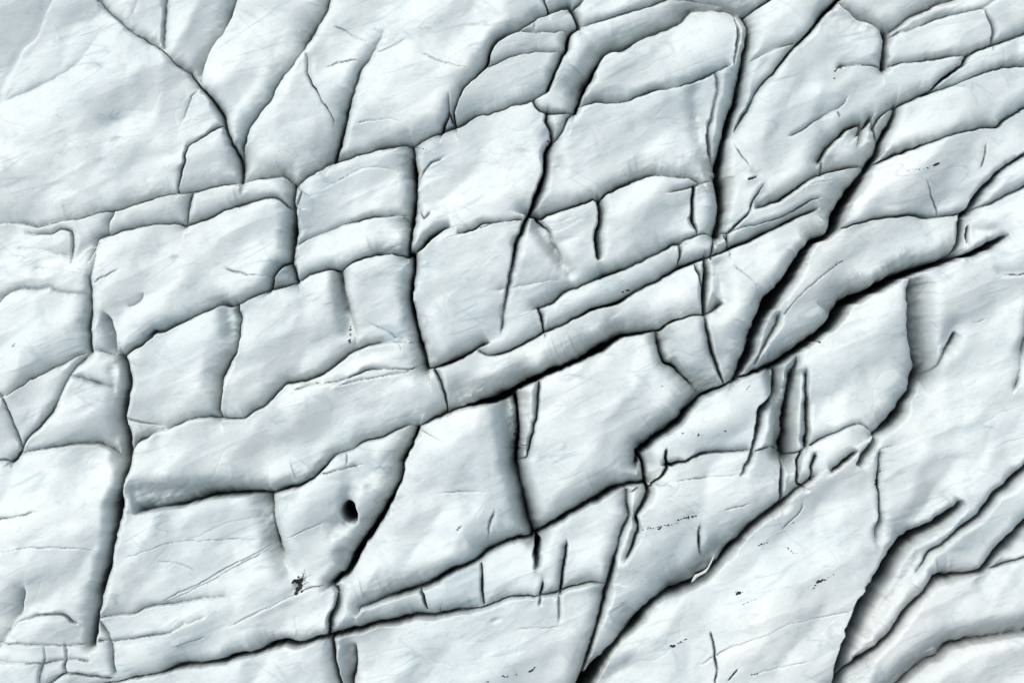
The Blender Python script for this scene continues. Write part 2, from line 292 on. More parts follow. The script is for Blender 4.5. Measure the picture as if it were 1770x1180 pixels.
 ("B 100 600 280 585 370 640", 0.4, 2.5, 4, 3, 8, 8),
 ("B 530 765 470 790 430 830 395 890", 0.4, 5, 6, 4, 10, 0),
 ("B 400 1000 430 1060 462 1025", 0.6, 5, 5, 4, 5, 5),
 ("I 570 440 610 400 660 350 670 300", 0.5, 4, 5, 5, 6, 6),
 ("I 140 1110 300 1010 450 960 600 890 720 870 920 820", 0.4, 2.5, 4, 3, 20, 10),
 ("I 420 1135 560 1100 700 1070", 0.4, 2.5, 4, 3, 10, 10),
 ("D 440 325 500 280 590 240", 0.4, 4, 5, 4, 0, 10),
 ("D 620 425 680 395 700 350", 0.6, 6, 10, 4, 6, 6),
 ("D 1080 230 1200 265 1320 275", 0.5, 4, 5, 3, 10, 0),
 ("D 600 960 680 985 780 1000", 0.5, 5, 4, 6, 0, 10),
 ("G 760 580 880 600 960 640", 0.3, 2.5, 4, 4, 10, 10),
 ("H 480 260 600 250 770 250", 0.3, 2.5, 4, 6, 15, 15),
 ("E 150 490 280 560 330 650", 0.4, 3, 4, 4, 10, 8),
 ("E 520 100 640 60 820 10 890 10", 0.5, 3, 6, 3, 10, 0),
 ("F 1250 480 1290 500 1330 540", 0.5, 3, 4, 4, 5, 5),
 ("F 1480 500 1520 495 1560 480", 0.5, 3, 4, 3, 5, 5),
 ("H 1350 880 1450 850 1550 830", 0.4, 3, 4, 3, 8, 8),
 ("I 20 210 150 190 350 170", 0.4, 3, 5, 3, 8, 8),
 ("C 1340 430 1420 420 1500 440", 0.3, 2.5, 5, 4, 10, 10),
 ("C 690 900 760 880 830 880", 0.5, 3, 5, 3, 6, 6),
]

# ------------------------------------------------------------------ drawing grid
G = 1.55
MX, MY = 110.0, 100.0
nx = int((PW + 2 * MX) / G) + 1
ny = int((PH + 2 * MY) / G) + 1
gx = -MX + np.arange(nx) * G
gy = -MY + np.arange(ny) * G
XX, YY = np.meshgrid(gx, gy)

def value_noise(x, y, seed):
    xi = np.floor(x).astype(np.int64); yi = np.floor(y).astype(np.int64)
    fx = x - xi; fy = y - yi
    fx = fx * fx * fx * (fx * (fx * 6 - 15) + 10); fy = fy * fy * fy * (fy * (fy * 6 - 15) + 10)
    def h(a, b):
        n = (a * 374761393 + b * 668265263 + seed * 974634777) & 0xffffffff
        n = ((n ^ (n >> 13)) * 1274126177) & 0xffffffff
        n = n ^ (n >> 16)
        return (n & 0xffff) / 32767.5 - 1.0
    v00 = h(xi, yi); v10 = h(xi + 1, yi); v01 = h(xi, yi + 1); v11 = h(xi + 1, yi + 1)
    return (v00 * (1 - fx) + v10 * fx) * (1 - fy) + (v01 * (1 - fx) + v11 * fx) * fy

def fbm(x, y, seed, octv=4, gain=.5):
    s = np.zeros_like(x); a = 1.0
    for o in range(octv):
        s += a * value_noise(x * 2 ** o + 31.7 * o, y * 2 ** o - 17.3 * o, seed + o)
        a *= gain
    return s

def catmull(p):
    out = []
    n = len(p)
    for i in range(n - 1):
        p0 = p[max(i - 1, 0)]; p1 = p[i]; p2 = p[i + 1]; p3 = p[min(i + 2, n - 1)]
        k = max(2, int(np.hypot(*(p2 - p1)) / 5.0))
        for j in range(k):
            t = j / k
            c = 0.5 * ((2 * p1) + (p2 - p0) * t + (2 * p0 - 5 * p1 + 4 * p2 - p3) * t * t + (3 * p1 - p0 - 3 * p2 + p3) * t ** 3)
            out.append(0.6 * c + 0.4 * (p1 + (p2 - p1) * t))
    out.append(p[-1])
    return np.array(out)

def ramp(v, t):
    if isinstance(v, tuple):
        return np.interp(t, np.linspace(0, 1, len(v)), v)
    return np.full_like(t, float(v))

EPS = 6.0
acc = np.zeros((ny, nx))          # rounded shoulders (p-norm)
slot = np.zeros((ny, nx))         # narrow deep slots
near = np.full((ny, nx), 60.0)    # distance to the nearest crack, for cutting the blocks apart
gap = np.full((ny, nx), 9.0)      # distance past the lip of the nearest slot

def extend(p):
    """cracks that leave the plan run on into the margin"""
    p = [q for q in p]
    for end in (0, -1):
        q = p[end]
        if q[0] < 3 or q[0] > PW - 3 or q[1] < 3 or q[1] > PH - 3:
            r = p[1] if end == 0 else p[-2]
            d = (q - r) / max(np.hypot(*(q - r)), 1e-6)
            e = q + d * 150
            if end == 0: p.insert(0, e)
            else: p.append(e)
    return np.array(p)

for ci, (path, w, d, a, b, t0, t1) in enumerate(CR):
    P = catmull(extend(parse(path)))
    seg = np.hypot(*(P[1:] - P[:-1]).T)
    arc = np.concatenate([[0], np.cumsum(seg)])
    L = arc[-1]
    # ragged course
    nrm = np.zeros_like(P)
    tg = np.gradient(P, axis=0); tg /= np.maximum(np.hypot(tg[:, 0], tg[:, 1]), 1e-6)[:, None]
    nrm[:, 0] = tg[:, 1]; nrm[:, 1] = -tg[:, 0]
    jit = 1.3 * value_noise(arc / 11.0, np.full_like(arc, ci * 3.3), 5) + 0.75 * value_noise(arc / 5.0, np.full_like(arc, ci * 7.1), 6)
    P = P + nrm * (jit * np.minimum(1, np.minimum(arc, L - arc) / 10.0))[:, None]
    t = arc / L
    W = ramp(w, t) * np.clip(0.92 + 0.30 * value_noise(arc / 9.0, np.full_like(arc, ci + .5), 9) + 0.42 * value_noise(arc / 37.0, np.full_like(arc, ci + .7), 19), .15, 2)
    Dp = ramp(d, t) * (1 + 0.42 * value_noise(arc / 45.0, np.full_like(arc, ci * 1.7), 10))
    A_ = 1.22 * ramp(a, t) * (1 + 0.45 * value_noise(arc / 38.0, np.full_like(arc, ci * 2.9), 11))
    B_ = 1.22 * ramp(b, t) * (1 + 0.45 * value_noise(arc / 30.0, np.full_like(arc, ci * 4.3), 12))
    A_ = np.where(A_ < 9, A_ * .55, A_ * 1.12); B_ = np.where(B_ < 9, B_ * .55, B_ * 1.12)
    tp = np.ones_like(t)
    if t0: tp = np.minimum(tp, np.clip(arc / t0, 0, 1))
    if t1: tp = np.minimum(tp, np.clip((L - arc) / t1, 0, 1))
    W = np.where(W > 2, 2 + (W - 2) * 1.15, W * (.72 + .14 * W)) * tp; Dp = Dp * (0.15 + 0.85 * tp) if (t0 or t1) else Dp
    R = max(A_.max(), B_.max(), 48) + EPS
    x0, x1 = P[:, 0].min() - R, P[:, 0].max() + R
    y0, y1 = P[:, 1].min() - R, P[:, 1].max() + R
    i0, i1 = max(0, int((x0 + MX) / G)), min(nx, int((x1 + MX) / G) + 2)
    j0, j1 = max(0, int((y0 + MY) / G)), min(ny, int((y1 + MY) / G) + 2)
    if i0 >= i1 or j0 >= j1: continue
    bd = np.full((j1 - j0, i1 - i0), 1e9)
    bs = np.zeros_like(bd); ba = np.zeros_like(bd)      # side, arc position
    for k in range(len(P) - 1):
        p, q = P[k], P[k + 1]
        u0 = max(i0, int((min(p[0], q[0]) - R + MX) / G)); u1 = min(i1, int((max(p[0], q[0]) + R + MX) / G) + 2)
        v0 = max(j0, int((min(p[1], q[1]) - R + MY) / G)); v1 = min(j1, int((max(p[1], q[1]) + R + MY) / G) + 2)
        if u0 >= u1 or v0 >= v1: continue
        X = XX[v0:v1, u0:u1]; Y = YY[v0:v1, u0:u1]
        dx, dy = q - p
        l2 = dx * dx + dy * dy + 1e-9
        tt = np.clip(((X - p[0]) * dx + (Y - p[1]) * dy) / l2, 0, 1)
        ex = X - (p[0] + tt * dx); ey = Y - (p[1] + tt * dy)
        ds = np.sqrt(ex * ex + ey * ey)
        sl = (slice(v0 - j0, v1 - j0), slice(u0 - i0, u1 - i0))
        m = ds < bd[sl]
        cr = dx * ey - dy * ex                  # >0 : right of travel (image y runs down)
        bd[sl] = np.where(m, ds, bd[sl])
        bs[sl] = np.where(m, cr, bs[sl])
        ba[sl] = np.where(m, arc[k] + tt * seg[k], ba[sl])
    w_ = np.interp(ba, arc, W); d_ = np.interp(ba, arc, Dp)
    left = np.interp(ba, arc, A_); right = np.interp(ba, arc, B_)
    # blend the two sides only at the very line, so the ends of a line round off
    wd = np.where(bs > 0, right, left)
    de = np.maximum(bd - w_ * .5, 0)
    u = np.clip(1 - de / np.maximum(wd, 1), 0, 1)
    prof = np.interp(d_, [2, 9], [0.7, 3.4]) * d_ * np.where(wd > 9, 0.50 * u ** 2.3 + 0.50 * u ** 7, 0.5 * u ** 2 + .5 * u ** 4)
    ends = np.ones_like(bd)
    if t0 == 0 and t1 == 0: pass
    sub = (slice(j0, j1), slice(i0, i1))
    acc[sub] += prof ** 3.0
    lip = np.clip((w_ * .5 + .62 - bd) / 1.45, 0, 1)
    lip = lip * lip * (3 - 2 * lip)
    slot[sub] = np.maximum(slot[sub], lip * np.minimum(260, 6 * np.minimum(w_, 1.5) + 24.0 * np.maximum(w_ - .8, 0)))
    near[sub] = np.minimum(near[sub], bd)
    gap[sub] = np.where(w_ > 2.2, np.minimum(gap[sub], bd - w_ * .5), gap[sub])

carve = acc ** (1 / 3.0)
# broad hollows without a crack of their own: path, depth, half width
valley_ = np.zeros((ny, nx))
for (path, dep, hw) in [("P 872 690 888 790 912 880 926 920", 44, 16), ("P 905 690 912 780", 16, 11), ("P 1336 640 1348 700 1346 780", 44, 13),
    ("P 1372 650 1364 720 1368 800", 36, 12), ("P 1588 500 1590 570 1604 650", 36, 18), ("P 1152 590 1175 640 1205 665", 20, 20),
    ("P 588 475 593 530 600 570", 15, 13), ("P 392 530 398 575", 16, 13), ("P 930 395 950 425 985 470", 13, 11), ("P 455 860 470 930 500 985", 18, 18),
    ("P 1240 460 1248 520 1240 535", 14, 15), ("P 186 560 195 600", 5, 10), ("P 1520 1200 1600 1140 1660 1105 1800 1080", 22, 20),
    ("P 1480 1170 1505 1090 1545 1030 1590 960", 12, 14), ("P 1165 1015 1210 985 1240 950", 22, 16), ("P 952 235 962 290", 13, 14),
    ("P 722 560 745 615", 14, 18), ("P 197 640 203 790", 8, 12), ("P 590 960 600 990", 14, 12),
    ("P 1108 770 1118 800", 18, 12), ("P 1010 55 1030 80 1010 120", 8, 12), ("P 1430 30 1480 45 1530 52", 12, 22), ("P 1180 20 1230 10 1290 20", 16, 20),
    ("P 1130 760 1170 720 1210 690", 10, 18), ("P 235 850 300 850 390 850", 16, 16), ("P 800 680 860 670 900 655", 16, 20),
    ("P 1640 600 1650 560", 10, 16), ("P 1620 860 1560 920", 12, 18), ("P 1090 1150 1040 1180", 14, 18), ("P 1395 700 1390 760", 10, 8),
    ("P 425 280 470 300 500 300", 8, 18), ("P 1200 160 1215 260 1225 290", 10, 14), ("P 1700 1010 1770 940", 10, 14),
    ("P 600 1120 602 1180", 16, 14), ("P 1600 370 1640 340", 8, 16), ("P 1420 200 1440 270 1420 285", 8, 16), ("P 1690 400 1720 400", 8, 12)]:
    P_ = catmull(parse(path)); dm = np.full((ny, nx), 1e9)
    x0, y0 = P_.min(0) - 3.2 * hw; x1, y1 = P_.max(0) + 3.2 * hw
    i0, i1 = max(0, int((x0 + MX) / G)), min(nx, int((x1 + MX) / G) + 2); j0, j1 = max(0, int((y0 + MY) / G)), min(ny, int((y1 + MY) / G) + 2)
    X = XX[j0:j1, i0:i1]; Y = YY[j0:j1, i0:i1]; d2 = np.full(X.shape, 1e9)
    for k in range(len(P_) - 1):
        p, q = P_[k], P_[k + 1]; e = q - p
        tt = np.clip(((X - p[0]) * e[0] + (Y - p[1]) * e[1]) / (e @ e + 1e-9), 0, 1)
        d2 = np.minimum(d2, (X - p[0] - tt * e[0]) ** 2 + (Y - p[1] - tt * e[1]) ** 2)
    valley_[j0:j1, i0:i1] += dep * np.exp(-np.sqrt(d2) ** 2.0 / (hw * hw))

# ------------------------------------------------------------------ the blocks: (name, label, category, seed points)
BL = [
 ("ice_slab", "pale flat ice slab filling the extreme upper left corner of the glacier", [(20,50),(-40,20)]),
 ("ice_slab", "pale strip of ice between two faint diagonal folds near the upper left corner", [(110,50),(60,130)]),
 ("ice_block", "largest smooth whitish ice slab, edged right by the long curved diagonal crack", [(180,150),(100,230),(60,330),(250,250),(200,320)]),
 ("ice_wedge", "pale ice wedge at the top edge between the diagonal crack and a faint upright crack", [(250,40),(205,10)]),
 ("ice_slab", "tapering pale ice slab pointing down into the first crack fork at the top edge", [(320,60)]),
 ("ice_slab", "long tongue of ice pointing down into the second, lower crack fork", [(430,90),(400,200),(500,10)]),
 ("ice_wedge", "small triangular ice piece behind an angled hairline break, left of the lower crack fork", [(370,270),(350,310)]),
 ("ice_slab", "pale ice slab marked by a thin zigzag hairline crack", [(520,180),(470,270)]),
 ("ice_block", "wide smooth ice block crossed by grey scratches, beside the stepped leaf-shaped block", [(700,150),(640,220),(800,40),(900,10)]),
 ("ice_chip", "tiny sharp triangular ice chip standing in the notch left of the leaf-shaped block", [(776,214)]),
 ("ice_slab", "small top slab of the stepped leaf-shaped block, nicked by a short crack", [(940,42)]),
 ("ice_slab", "middle step of the leaf-shaped block, a narrow curved slab", [(930,75)]),
 ("ice_block", "rounded lowest slab of the leaf-shaped block with dark shade under its belly", [(880,130)]),
 ("ice_ridge", "angled ice ridge bent like an elbow, shaded along its right flank", [(990,120),(1050,55),(1130,20)]),
 ("ice_chip", "small ice corner at the top edge left of a dark notch", [(970,3),(975,-30)]),
 ("ice_slab", "narrow sloping ice slab at the top edge above the elbow-shaped ridge", [(1060,10)]),
 ("ice_block", "broad sloping ice block with a bright worn left shoulder beside the elbow-shaped ridge", [(1100,110),(1240,60)]),
 ("ice_block", "broad bright ice block just left of the long dark vertical crevasse", [(1100,220),(1200,220),(1030,280)]),
 ("ice_block", "clean rectangular ice block at the top edge between two dark crevasses", [(1340,40)]),
 ("ice_wedge", "slender ice sliver with a serrated right edge between two converging crevasses", [(1300,140),(1330,100)]),
 ("ice_block", "large domed ice block with two bright rounded shoulders and a serrated upper left edge", [(1340,220),(1430,80),(1310,280),(1450,180),(1390,290),(1400,130)]),
 ("ice_block", "shaded hollow slab at the top edge above the domed block", [(1480,12),(1500,25),(1520,20),(1525,-20)]),
 ("ice_slab", "thin curved ice strip at the top edge over the neat four-sided slab", [(1577,41),(1600,30),(1632,17),(1664,8)]),
 ("ice_slab", "neat four-sided ice slab with a sharp right end near the top right", [(1600,60)]),
 ("ice_slab", "bright ice slab filling the extreme upper right corner", [(1740,30)]),
 ("ice_slab", "tapering ice strip running to the right edge under the corner slab", [(1700,85),(1760,85)]),
 ("ice_shard", "pointed ice shard with a sharp peak and pleated face", [(1480,250)]),
 ("ice_shard", "narrow upright ice shard just right of the peaked shard", [(1530,205)]),
 ("ice_slab", "thin ice strip sloping under the domed block, grit at its left end", [(1385,347),(1420,329),(1452,312),(1485,298)]),
 ("ice_slab", "narrower ice strip with a dark shaded underside below the gritty strip", [(1310,400),(1340,385),(1378,368)]),
 ("ice_wedge", "narrow ice wedge wedged against the foot of the long vertical crevasse", [(1265,370)]),
 ("ice_block", "triangular ice block whose right side falls into the widest black crevasse", [(1350,440),(1280,500),(1270,590)]),
 ("ice_block", "long ice block with a smudged end, above the block stained with black specks", [(1620,200),(1700,180),(1590,235)]),
 ("ice_block", "ice block stained with black specks and a faint cracked streak near the right edge", [(1580,310),(1520,360),(1660,270)]),
 ("ice_ridge", "long spindle-shaped ice ridge between two deep black crevasses", [(1550,410),(1450,460),(1370,540),(1310,600)]),
 ("ice_slab", "bright rough ice slab at the right edge above a short black cleft", [(1722,322),(1740,305),(1758,292)]),
 ("ice_slab", "small smudged ice slab directly over the short black cleft at right", [(1705,390),(1745,365)]),
 ("ice_field", "broad open ice slope sweeping down the right edge", [(1700,500),(1650,600),(1600,800),(1750,700),(1600,500)]),
 ("ice_block", "tall pale ice block with scalloped right edge falling into a dark chasm", [(1480,600),(1440,680),(1510,540)]),
 ("ice_fin", "shaded upright ice fin, left of a pair beside the fang-shaped slab", [(1357,650),(1345,700)]),
 ("ice_fin", "rounded upright ice fin, right of a pair beside the tall pale block", [(1382,690),(1383,640)]),
 ("ice_fin", "small bright ice plate at the foot of the two upright fins", [(1332,735)]),
 ("ice_slab", "fang-shaped ice slab with a sharp upper right tip and pitted surface", [(1280,700),(1200,760),(1320,650)]),
 ("ice_block", "ice block banded by dotted black grit, its foot over a wide black crevasse", [(1220,840),(1300,800),(1150,900),(1130,990),(1240,900),(1080,1060)]),
 ("ice_chip", "short dark shaded ice pillar squeezed between cracks under the upright fins", [(1367,813)]),
 ("ice_chip", "slim ice chip with rounded top just right of the short shaded pillar", [(1393,806)]),
 ("ice_ridge", "round-nosed ice spur leaning over a short black slit", [(1450,765),(1420,800)]),
 ("ice_field", "broad bright ice field speckled with black grit in the lower right", [(1350,980),(1250,1100),(1430,900),(1480,850),(1180,1130),(1420,1100),(1500,930)]),
 ("ice_ridge", "narrow ice ridge splitting two dark crevasses in the lower right", [(1590,960),(1560,1010),(1530,1080),(1650,900)]),
 ("ice_ridge", "smooth sloping ice ridge at the right edge above a brownish grey crevasse", [(1683,930),(1740,870),(1620,975)]),
 ("ice_wedge", "small ice wedge at the right edge where a crevasse forks", [(1756,958)]),
 ("ice_block", "undulating ice slope with a grey shaded hollow along its foot in the lower right", [(1648,1045),(1750,1020),(1500,1160),(1560,1110)]),
 ("ice_slab", "plain white ice slab filling the extreme lower right corner", [(1719,1150)]),
 ("ice_slab", "pale weathered ice slab at the left edge level with the brick-like rows", [(15,410),(20,470)]),
 ("ice_slab", "small scalloped ice ledge beside the left end of the brick-like row", [(60,417),(90,420),(112,424)]),
 ("ice_block", "small rounded ice block, leftmost of the brick-like row", [(150,400)]),
 ("ice_chip", "little ice step tucked between two pale slabs below the leftmost brick-like block", [(146,450),(110,475)]),
 ("ice_block", "narrow flat-topped ice slab, second in the brick-like row", [(250,365)]),
 ("ice_block", "narrow ice slab with a rounded shoulder, last in the brick-like row", [(410,335)]),
 ("ice_block", "large rounded ice block under the brick-like row with a bright left shoulder", [(230,440),(300,500),(420,440)]),
 ("ice_chip", "tiny triangular ice chip where a crack forks beside the large rounded block", [(495,476)]),
 ("ice_block", "cube-like ice block with rounded right shoulder left of the long vertical crack", [(600,330),(560,300)]),
 ("ice_slab", "lower ice slab under the cube-like block, gently pleated", [(600,430),(560,450)]),
 ("ice_block", "pale ice block at the left edge ending at a thin dark upright crack", [(70,540),(50,600)]),
 ("ice_wedge", "soft grey ice wedge between the thin upright crack and the large rounded block", [(172,580)]),
 ("ice_wedge", "smooth bright ice wedge tapering down to the left, beside the dark bent crevasse", [(64,675),(110,630),(35,740)]),
 ("ice_wedge", "sliver of ice cut off by the left edge below a small crack junction", [(7,753),(-30,740)]),
 ("ice_block", "domed ice cap overhanging the upper bend of the dark left crevasse", [(175,630)]),
 ("ice_block", "smooth ice block below the domed cap, shaded down its right side", [(130,720),(90,750)]),
 ("ice_block", "tall pillowy ice block left of the dark bent crevasse, crossed by hairlines", [(90,830),(60,900),(100,1000)]),
 ("ice_slab", "rounded low ice slab at the foot of the tall pillowy block", [(70,1090)]),
 ("ice_slab", "pale ice slope against the left edge beside the tall pillowy block", [(0,1050),(-30,1000)]),
 ("ice_slab", "small pale ice slab at the left edge under the rounded low slab", [(35,1130)]),
 ("ice_chip", "tiny knobbly ice lump between two small slabs at lower left", [(93,1130)]),
 ("ice_chip", "upper of two small stacked ice bricks at lower left", [(150,1128)]),
 ("ice_chip", "lower of two small stacked ice bricks at lower left", [(150,1155)]),
 ("ice_slab", "bottom left corner slab of smooth pale ice", [(25,1170)]),
 ("ice_block", "ice block with sharp top corner between the dark bent crevasse and a curved crack", [(300,640),(260,700)]),
 ("ice_block", "bright ice block with a black seep line on its shaded right side", [(500,560),(450,680)]),
 ("ice_block", "tall narrow ice block with flared base against the long vertical crack", [(662,522),(660,480)]),
 ("ice_slab", "thin tapering ice ledge under the flared narrow block", [(669,605),(690,622)]),
 ("ice_slab", "thinnest ice splinter beneath the tapering ledge", [(670,642)]),
 ("ice_block", "long whale-backed ice block with a bright left nose and dark underside", [(500,720),(350,780),(650,700),(280,840)]),
 ("ice_block", "ice block crossed by a long pale blue diagonal vein", [(300,950),(400,880),(440,990)]),
 ("ice_block", "ice block pierced by a round black hole", [(545,870),(540,960),(650,800),(600,820)]),
 ("ice_slab", "tapering ice strip with feathered edge right of the lower bend of the left crevasse", [(249,1073),(330,1050)]),
 ("ice_slab", "long low ice slab between the vein-crossed block and a thin black crack", [(320,1116),(500,1050),(250,1110)]),
 ("ice_block", "smooth bluish ice block at the bottom edge under the long low slab", [(500,1140),(400,1160)]),
 ("ice_fin", "dark-sided narrow ice fin at the bottom edge beside the bluish block", [(598,1140)]),
 ("ice_block", "wide flat ice block at the bottom edge with an oval pit and black specks", [(722,1116),(900,1100),(1000,1050),(640,1130)]),
 ("ice_block", "large tapering ice block with a bright left ridge and long dark underside", [(758,902),(680,980),(800,800),(640,1050)]),
 ("ice_fin", "upright ice splinter standing in the dark cleft between two large blocks", [(912,710)]),
 ("ice_block", "large glossy ice block scored by fine scratches, right of the upright splinter", [(1042,700),(1000,820),(1100,650),(960,850)]),
 ("ice_wedge", "pointed left end slab of the thin bright wedge row", [(687,1042)]),
 ("ice_slab", "short second slab of the thin bright wedge row", [(793,1010)]),
 ("ice_slab", "third slab of the thin bright wedge row, ending at a black notch", [(882,991)]),
 ("ice_block", "ice block with two short upright cracks at the wide end of the wedge row", [(1030,920),(955,960),(940,930),(1020,970)]),
 ("ice_shard", "leaf-thin ice sliver caught between two joining cracks", [(1085,925)]),
 ("ice_chip", "small rounded ice chip above the leaf-thin sliver", [(1100,852)]),
 ("ice_chip", "small rough ice chip at the bend of the deep crack, pitted on top", [(1137,803)]),
 ("ice_slab", "narrow beam of ice with squared left end, upper of two parallel beams", [(1080,500),(1150,460)]),
 ("ice_chip", "small leaf-shaped ice plate at the right end of the upper beam", [(1203,430)]),
 ("ice_chip", "tiny pointed ice plate right beside the leaf-shaped plate", [(1246,419)]),
 ("ice_ridge", "long rounded ice beam with a black shadowed belly, lower of two parallel beams", [(900,610),(1050,550),(820,640),(1180,510)]),
 ("ice_block", "bright worn ice block in the middle with a soft ridged face", [(790,500),(850,560),(780,440)]),
 ("ice_block", "smooth ice block with a small grey pock near its right edge", [(800,300),(850,340)]),
 ("ice_block", "ice slab right of the faint upright seam in the middle, with stepped lower edge", [(915,480),(900,560)]),
 ("ice_block", "clean bluish ice block with a pointed upper corner beside a short black slit", [(985,420)]),
 ("ice_block", "sloping ice block with soft bright top right of a short black slit", [(1100,370),(1150,350)]),
 ("ice_chip", "small upright ice block hugging the foot of the vertical crevasse", [(1221,345)]),
 ("ice_block", "shadowy pitted ice block with rough hollow at its left", [(1190,600),(1170,570)]),
 ("ice_chip", "tiny triangular ice plug where several cracks meet beside the grey pock", [(964,212)]),
]

# marker watershed on the distance to the cracks
lab = np.zeros((ny, nx), np.int16)
nf = near.astype(np.float32)
nl = near.ravel().tolist()
lf = [0] * (nx * ny)
heap = []
cnt = 0
for bi, (_, _, seeds) in enumerate(BL):
    pts_ = list(seeds)
    for (p, q) in zip(seeds[:-1], seeds[1:]):
        n_ = int(math.hypot(q[0] - p[0], q[1] - p[1]) / 3)
        if n_ < 16: pts_ += [(p[0] + (q[0] - p[0]) * k / n_, p[1] + (q[1] - p[1]) * k / n_) for k in range(1, n_)]
    for (sx, sy) in pts_:
        i = int(round((sx + MX) / G)); j = int(round((sy + MY) / G))
        for dj in (-1, 0, 1):
            for di in (-1, 0, 1):
                n = (j + dj) * nx + i + di
                if lf[n] == 0:
                    lf[n] = bi + 1
                    heap.append((-nl[n], cnt, n)); cnt += 1
    # join the seed points of one block with a line of seeds only where they are near
heapq.heapify(heap)
pop, push = heapq.heappop, heapq.heappush
while heap:
    lv, _, n = pop(heap)
    l = lf[n]
    x = n % nx
    for m, okk in ((n - 1, x > 0), (n + 1, x < nx - 1), (n - nx, n >= nx), (n + nx, n < nx * (ny - 1))):
        if okk and lf[m] == 0:
            lf[m] = l
            q = -nl[m]
            cnt += 1
            push(heap, (q if q > lv else lv, cnt, m))
lab = np.array(lf, np.int16).reshape(ny, nx)
for _ in range(3):      # smooth ragged borders by majority of the neighbours
    c = lab[1:-1, 1:-1]
    n4 = [lab[:-2, 1:-1], lab[2:, 1:-1], lab[1:-1, :-2], lab[1:-1, 2:]]
    for a_ in range(4):
        same = sum((n4[k] == n4[a_]).astype(int) for k in range(4))
        c = np.where((same >= 3), n4[a_], c)
    lab[1:-1, 1:-1] = c

# ------------------------------------------------------------------ relief
def blur(a, r, n=2):
    k = 2 * r + 1
    for _ in range(n):
        for ax in (0, 1):
            pad = [(0, 0), (0, 0)]; pad[ax] = (r + 1, r)
            c = np.cumsum(np.pad(a, pad, mode='edge'), axis=ax)
            if ax == 0: a = (c[k:] - c[:-k]) / k
            else: a = (c[:, k:] - c[:, :-k]) / k
    return a

th = math.radians(-24)
U = XX * math.cos(th) + YY * math.sin(th)
V = -XX * math.sin(th) + YY * math.cos(th)
Hh = np.zeros((ny, nx))
nb = len(BL)
cxs = np.zeros(nb + 1); cys = np.zeros(nb + 1)
for l in range(1, nb + 1):
    m = lab == l
    if m.any():
        cxs[l] = XX[m].mean(); cys[l] = YY[m].mean()
tx = rng.normal(0, .10, nb + 1); ty = rng.normal(0, .10, nb + 1); off = rng.normal(0, 2.0, nb + 1)
tilt = off[lab] + tx[lab] * (XX - cxs[lab]) + ty[lab] * (YY - cys[lab])
tilt = 14 * np.tanh(tilt / 14)
near_line = np.exp(-near / 9.0)
Hh += near_line * blur(tilt, 3, 2) + (1 - near_line) * blur(tilt, 16, 3)
Hh += 15.0 * fbm(U / 150, V / 100, 21, 2, .30)
dome = blur(1 - np.exp(-near / 26.0), 6, 2)
Hh += 4.0 * dome
Hh += 0.4 * fbm(U / 60, V / 40, 33, 2, .4)
rg = 1 - np.abs(value_noise(U / 110 + 3, V / 34, 44))
Hh += 1.0 * rg * rg
wx = 14 * fbm(XX / 60, YY / 60, 91, 2); wy = 14 * fbm(XX / 60, YY / 60, 95, 2)
def crease(sx, sy, seed, ang):
    a_ = math.radians(ang)
    u_ = (XX + wx) * math.cos(a_) + (YY + wy) * math.sin(a_); v_ = -(XX + wx) * math.sin(a_) + (YY + wy) * math.cos(a_)
    return np.abs(value_noise(u_ / sx, v_ / sy, seed))
def linear_noise(x, y, seed):
    xi = np.floor(x).astype(np.int64); yi = np.floor(y).astype(np.int64); fx = x - xi; fy = y - yi
    h = lambda a, b: value_noise(a.astype(float), b.astype(float), seed)
    up = fx + fy > 1                              # flat triangular faces
    h10 = h(xi + 1, yi); h01 = h(xi, yi + 1)
    h00 = h(xi, yi); h11 = h(xi + 1, yi + 1)
    return np.where(up, h11 + (1 - fx) * (h01 - h11) + (1 - fy) * (h10 - h11), h00 + fx * (h10 - h00) + fy * (h01 - h00))
fu, fv = U + .8 * wx, V + .8 * wy
Hh += blur(11 * linear_noise(fu / 95 + .3 * fv / 95, fv / 70, 151) + 2.2 * linear_noise(fu / 48 - .25 * fv / 48, fv / 34 + 7.3, 142), 3, 2)
Hh += 4 * blur(crease(130, 80, 101, -30) + .6 * crease(80, 50, 102, 60), 2, 2)
Hh += 0.5 * crease(46, 26, 103, -20)
Hh += 0.12 * fbm(U / 14, V / 5.0, 55, 4, .6)
# hairline fractures
for (sx, sy, seed, ang, dep, wd_) in [(150, 34, 201, -22, 1.3, .020), (110, 26, 202, -38, 1.1, .022), (60, 130, 203, -8, 1.2, .020), (70, 18, 204, -12, .8, .035), (90, 40, 205, 35, .9, .02)]:
    k_ = crease(sx, sy, seed, ang)
    msk = np.clip(value_noise(XX / 75 + seed, YY / 60, seed + 5) * 2.2 - .5, 0, 1)
    Hh -= .55 * dep * np.exp(-(k_ / wd_) ** 2) * msk

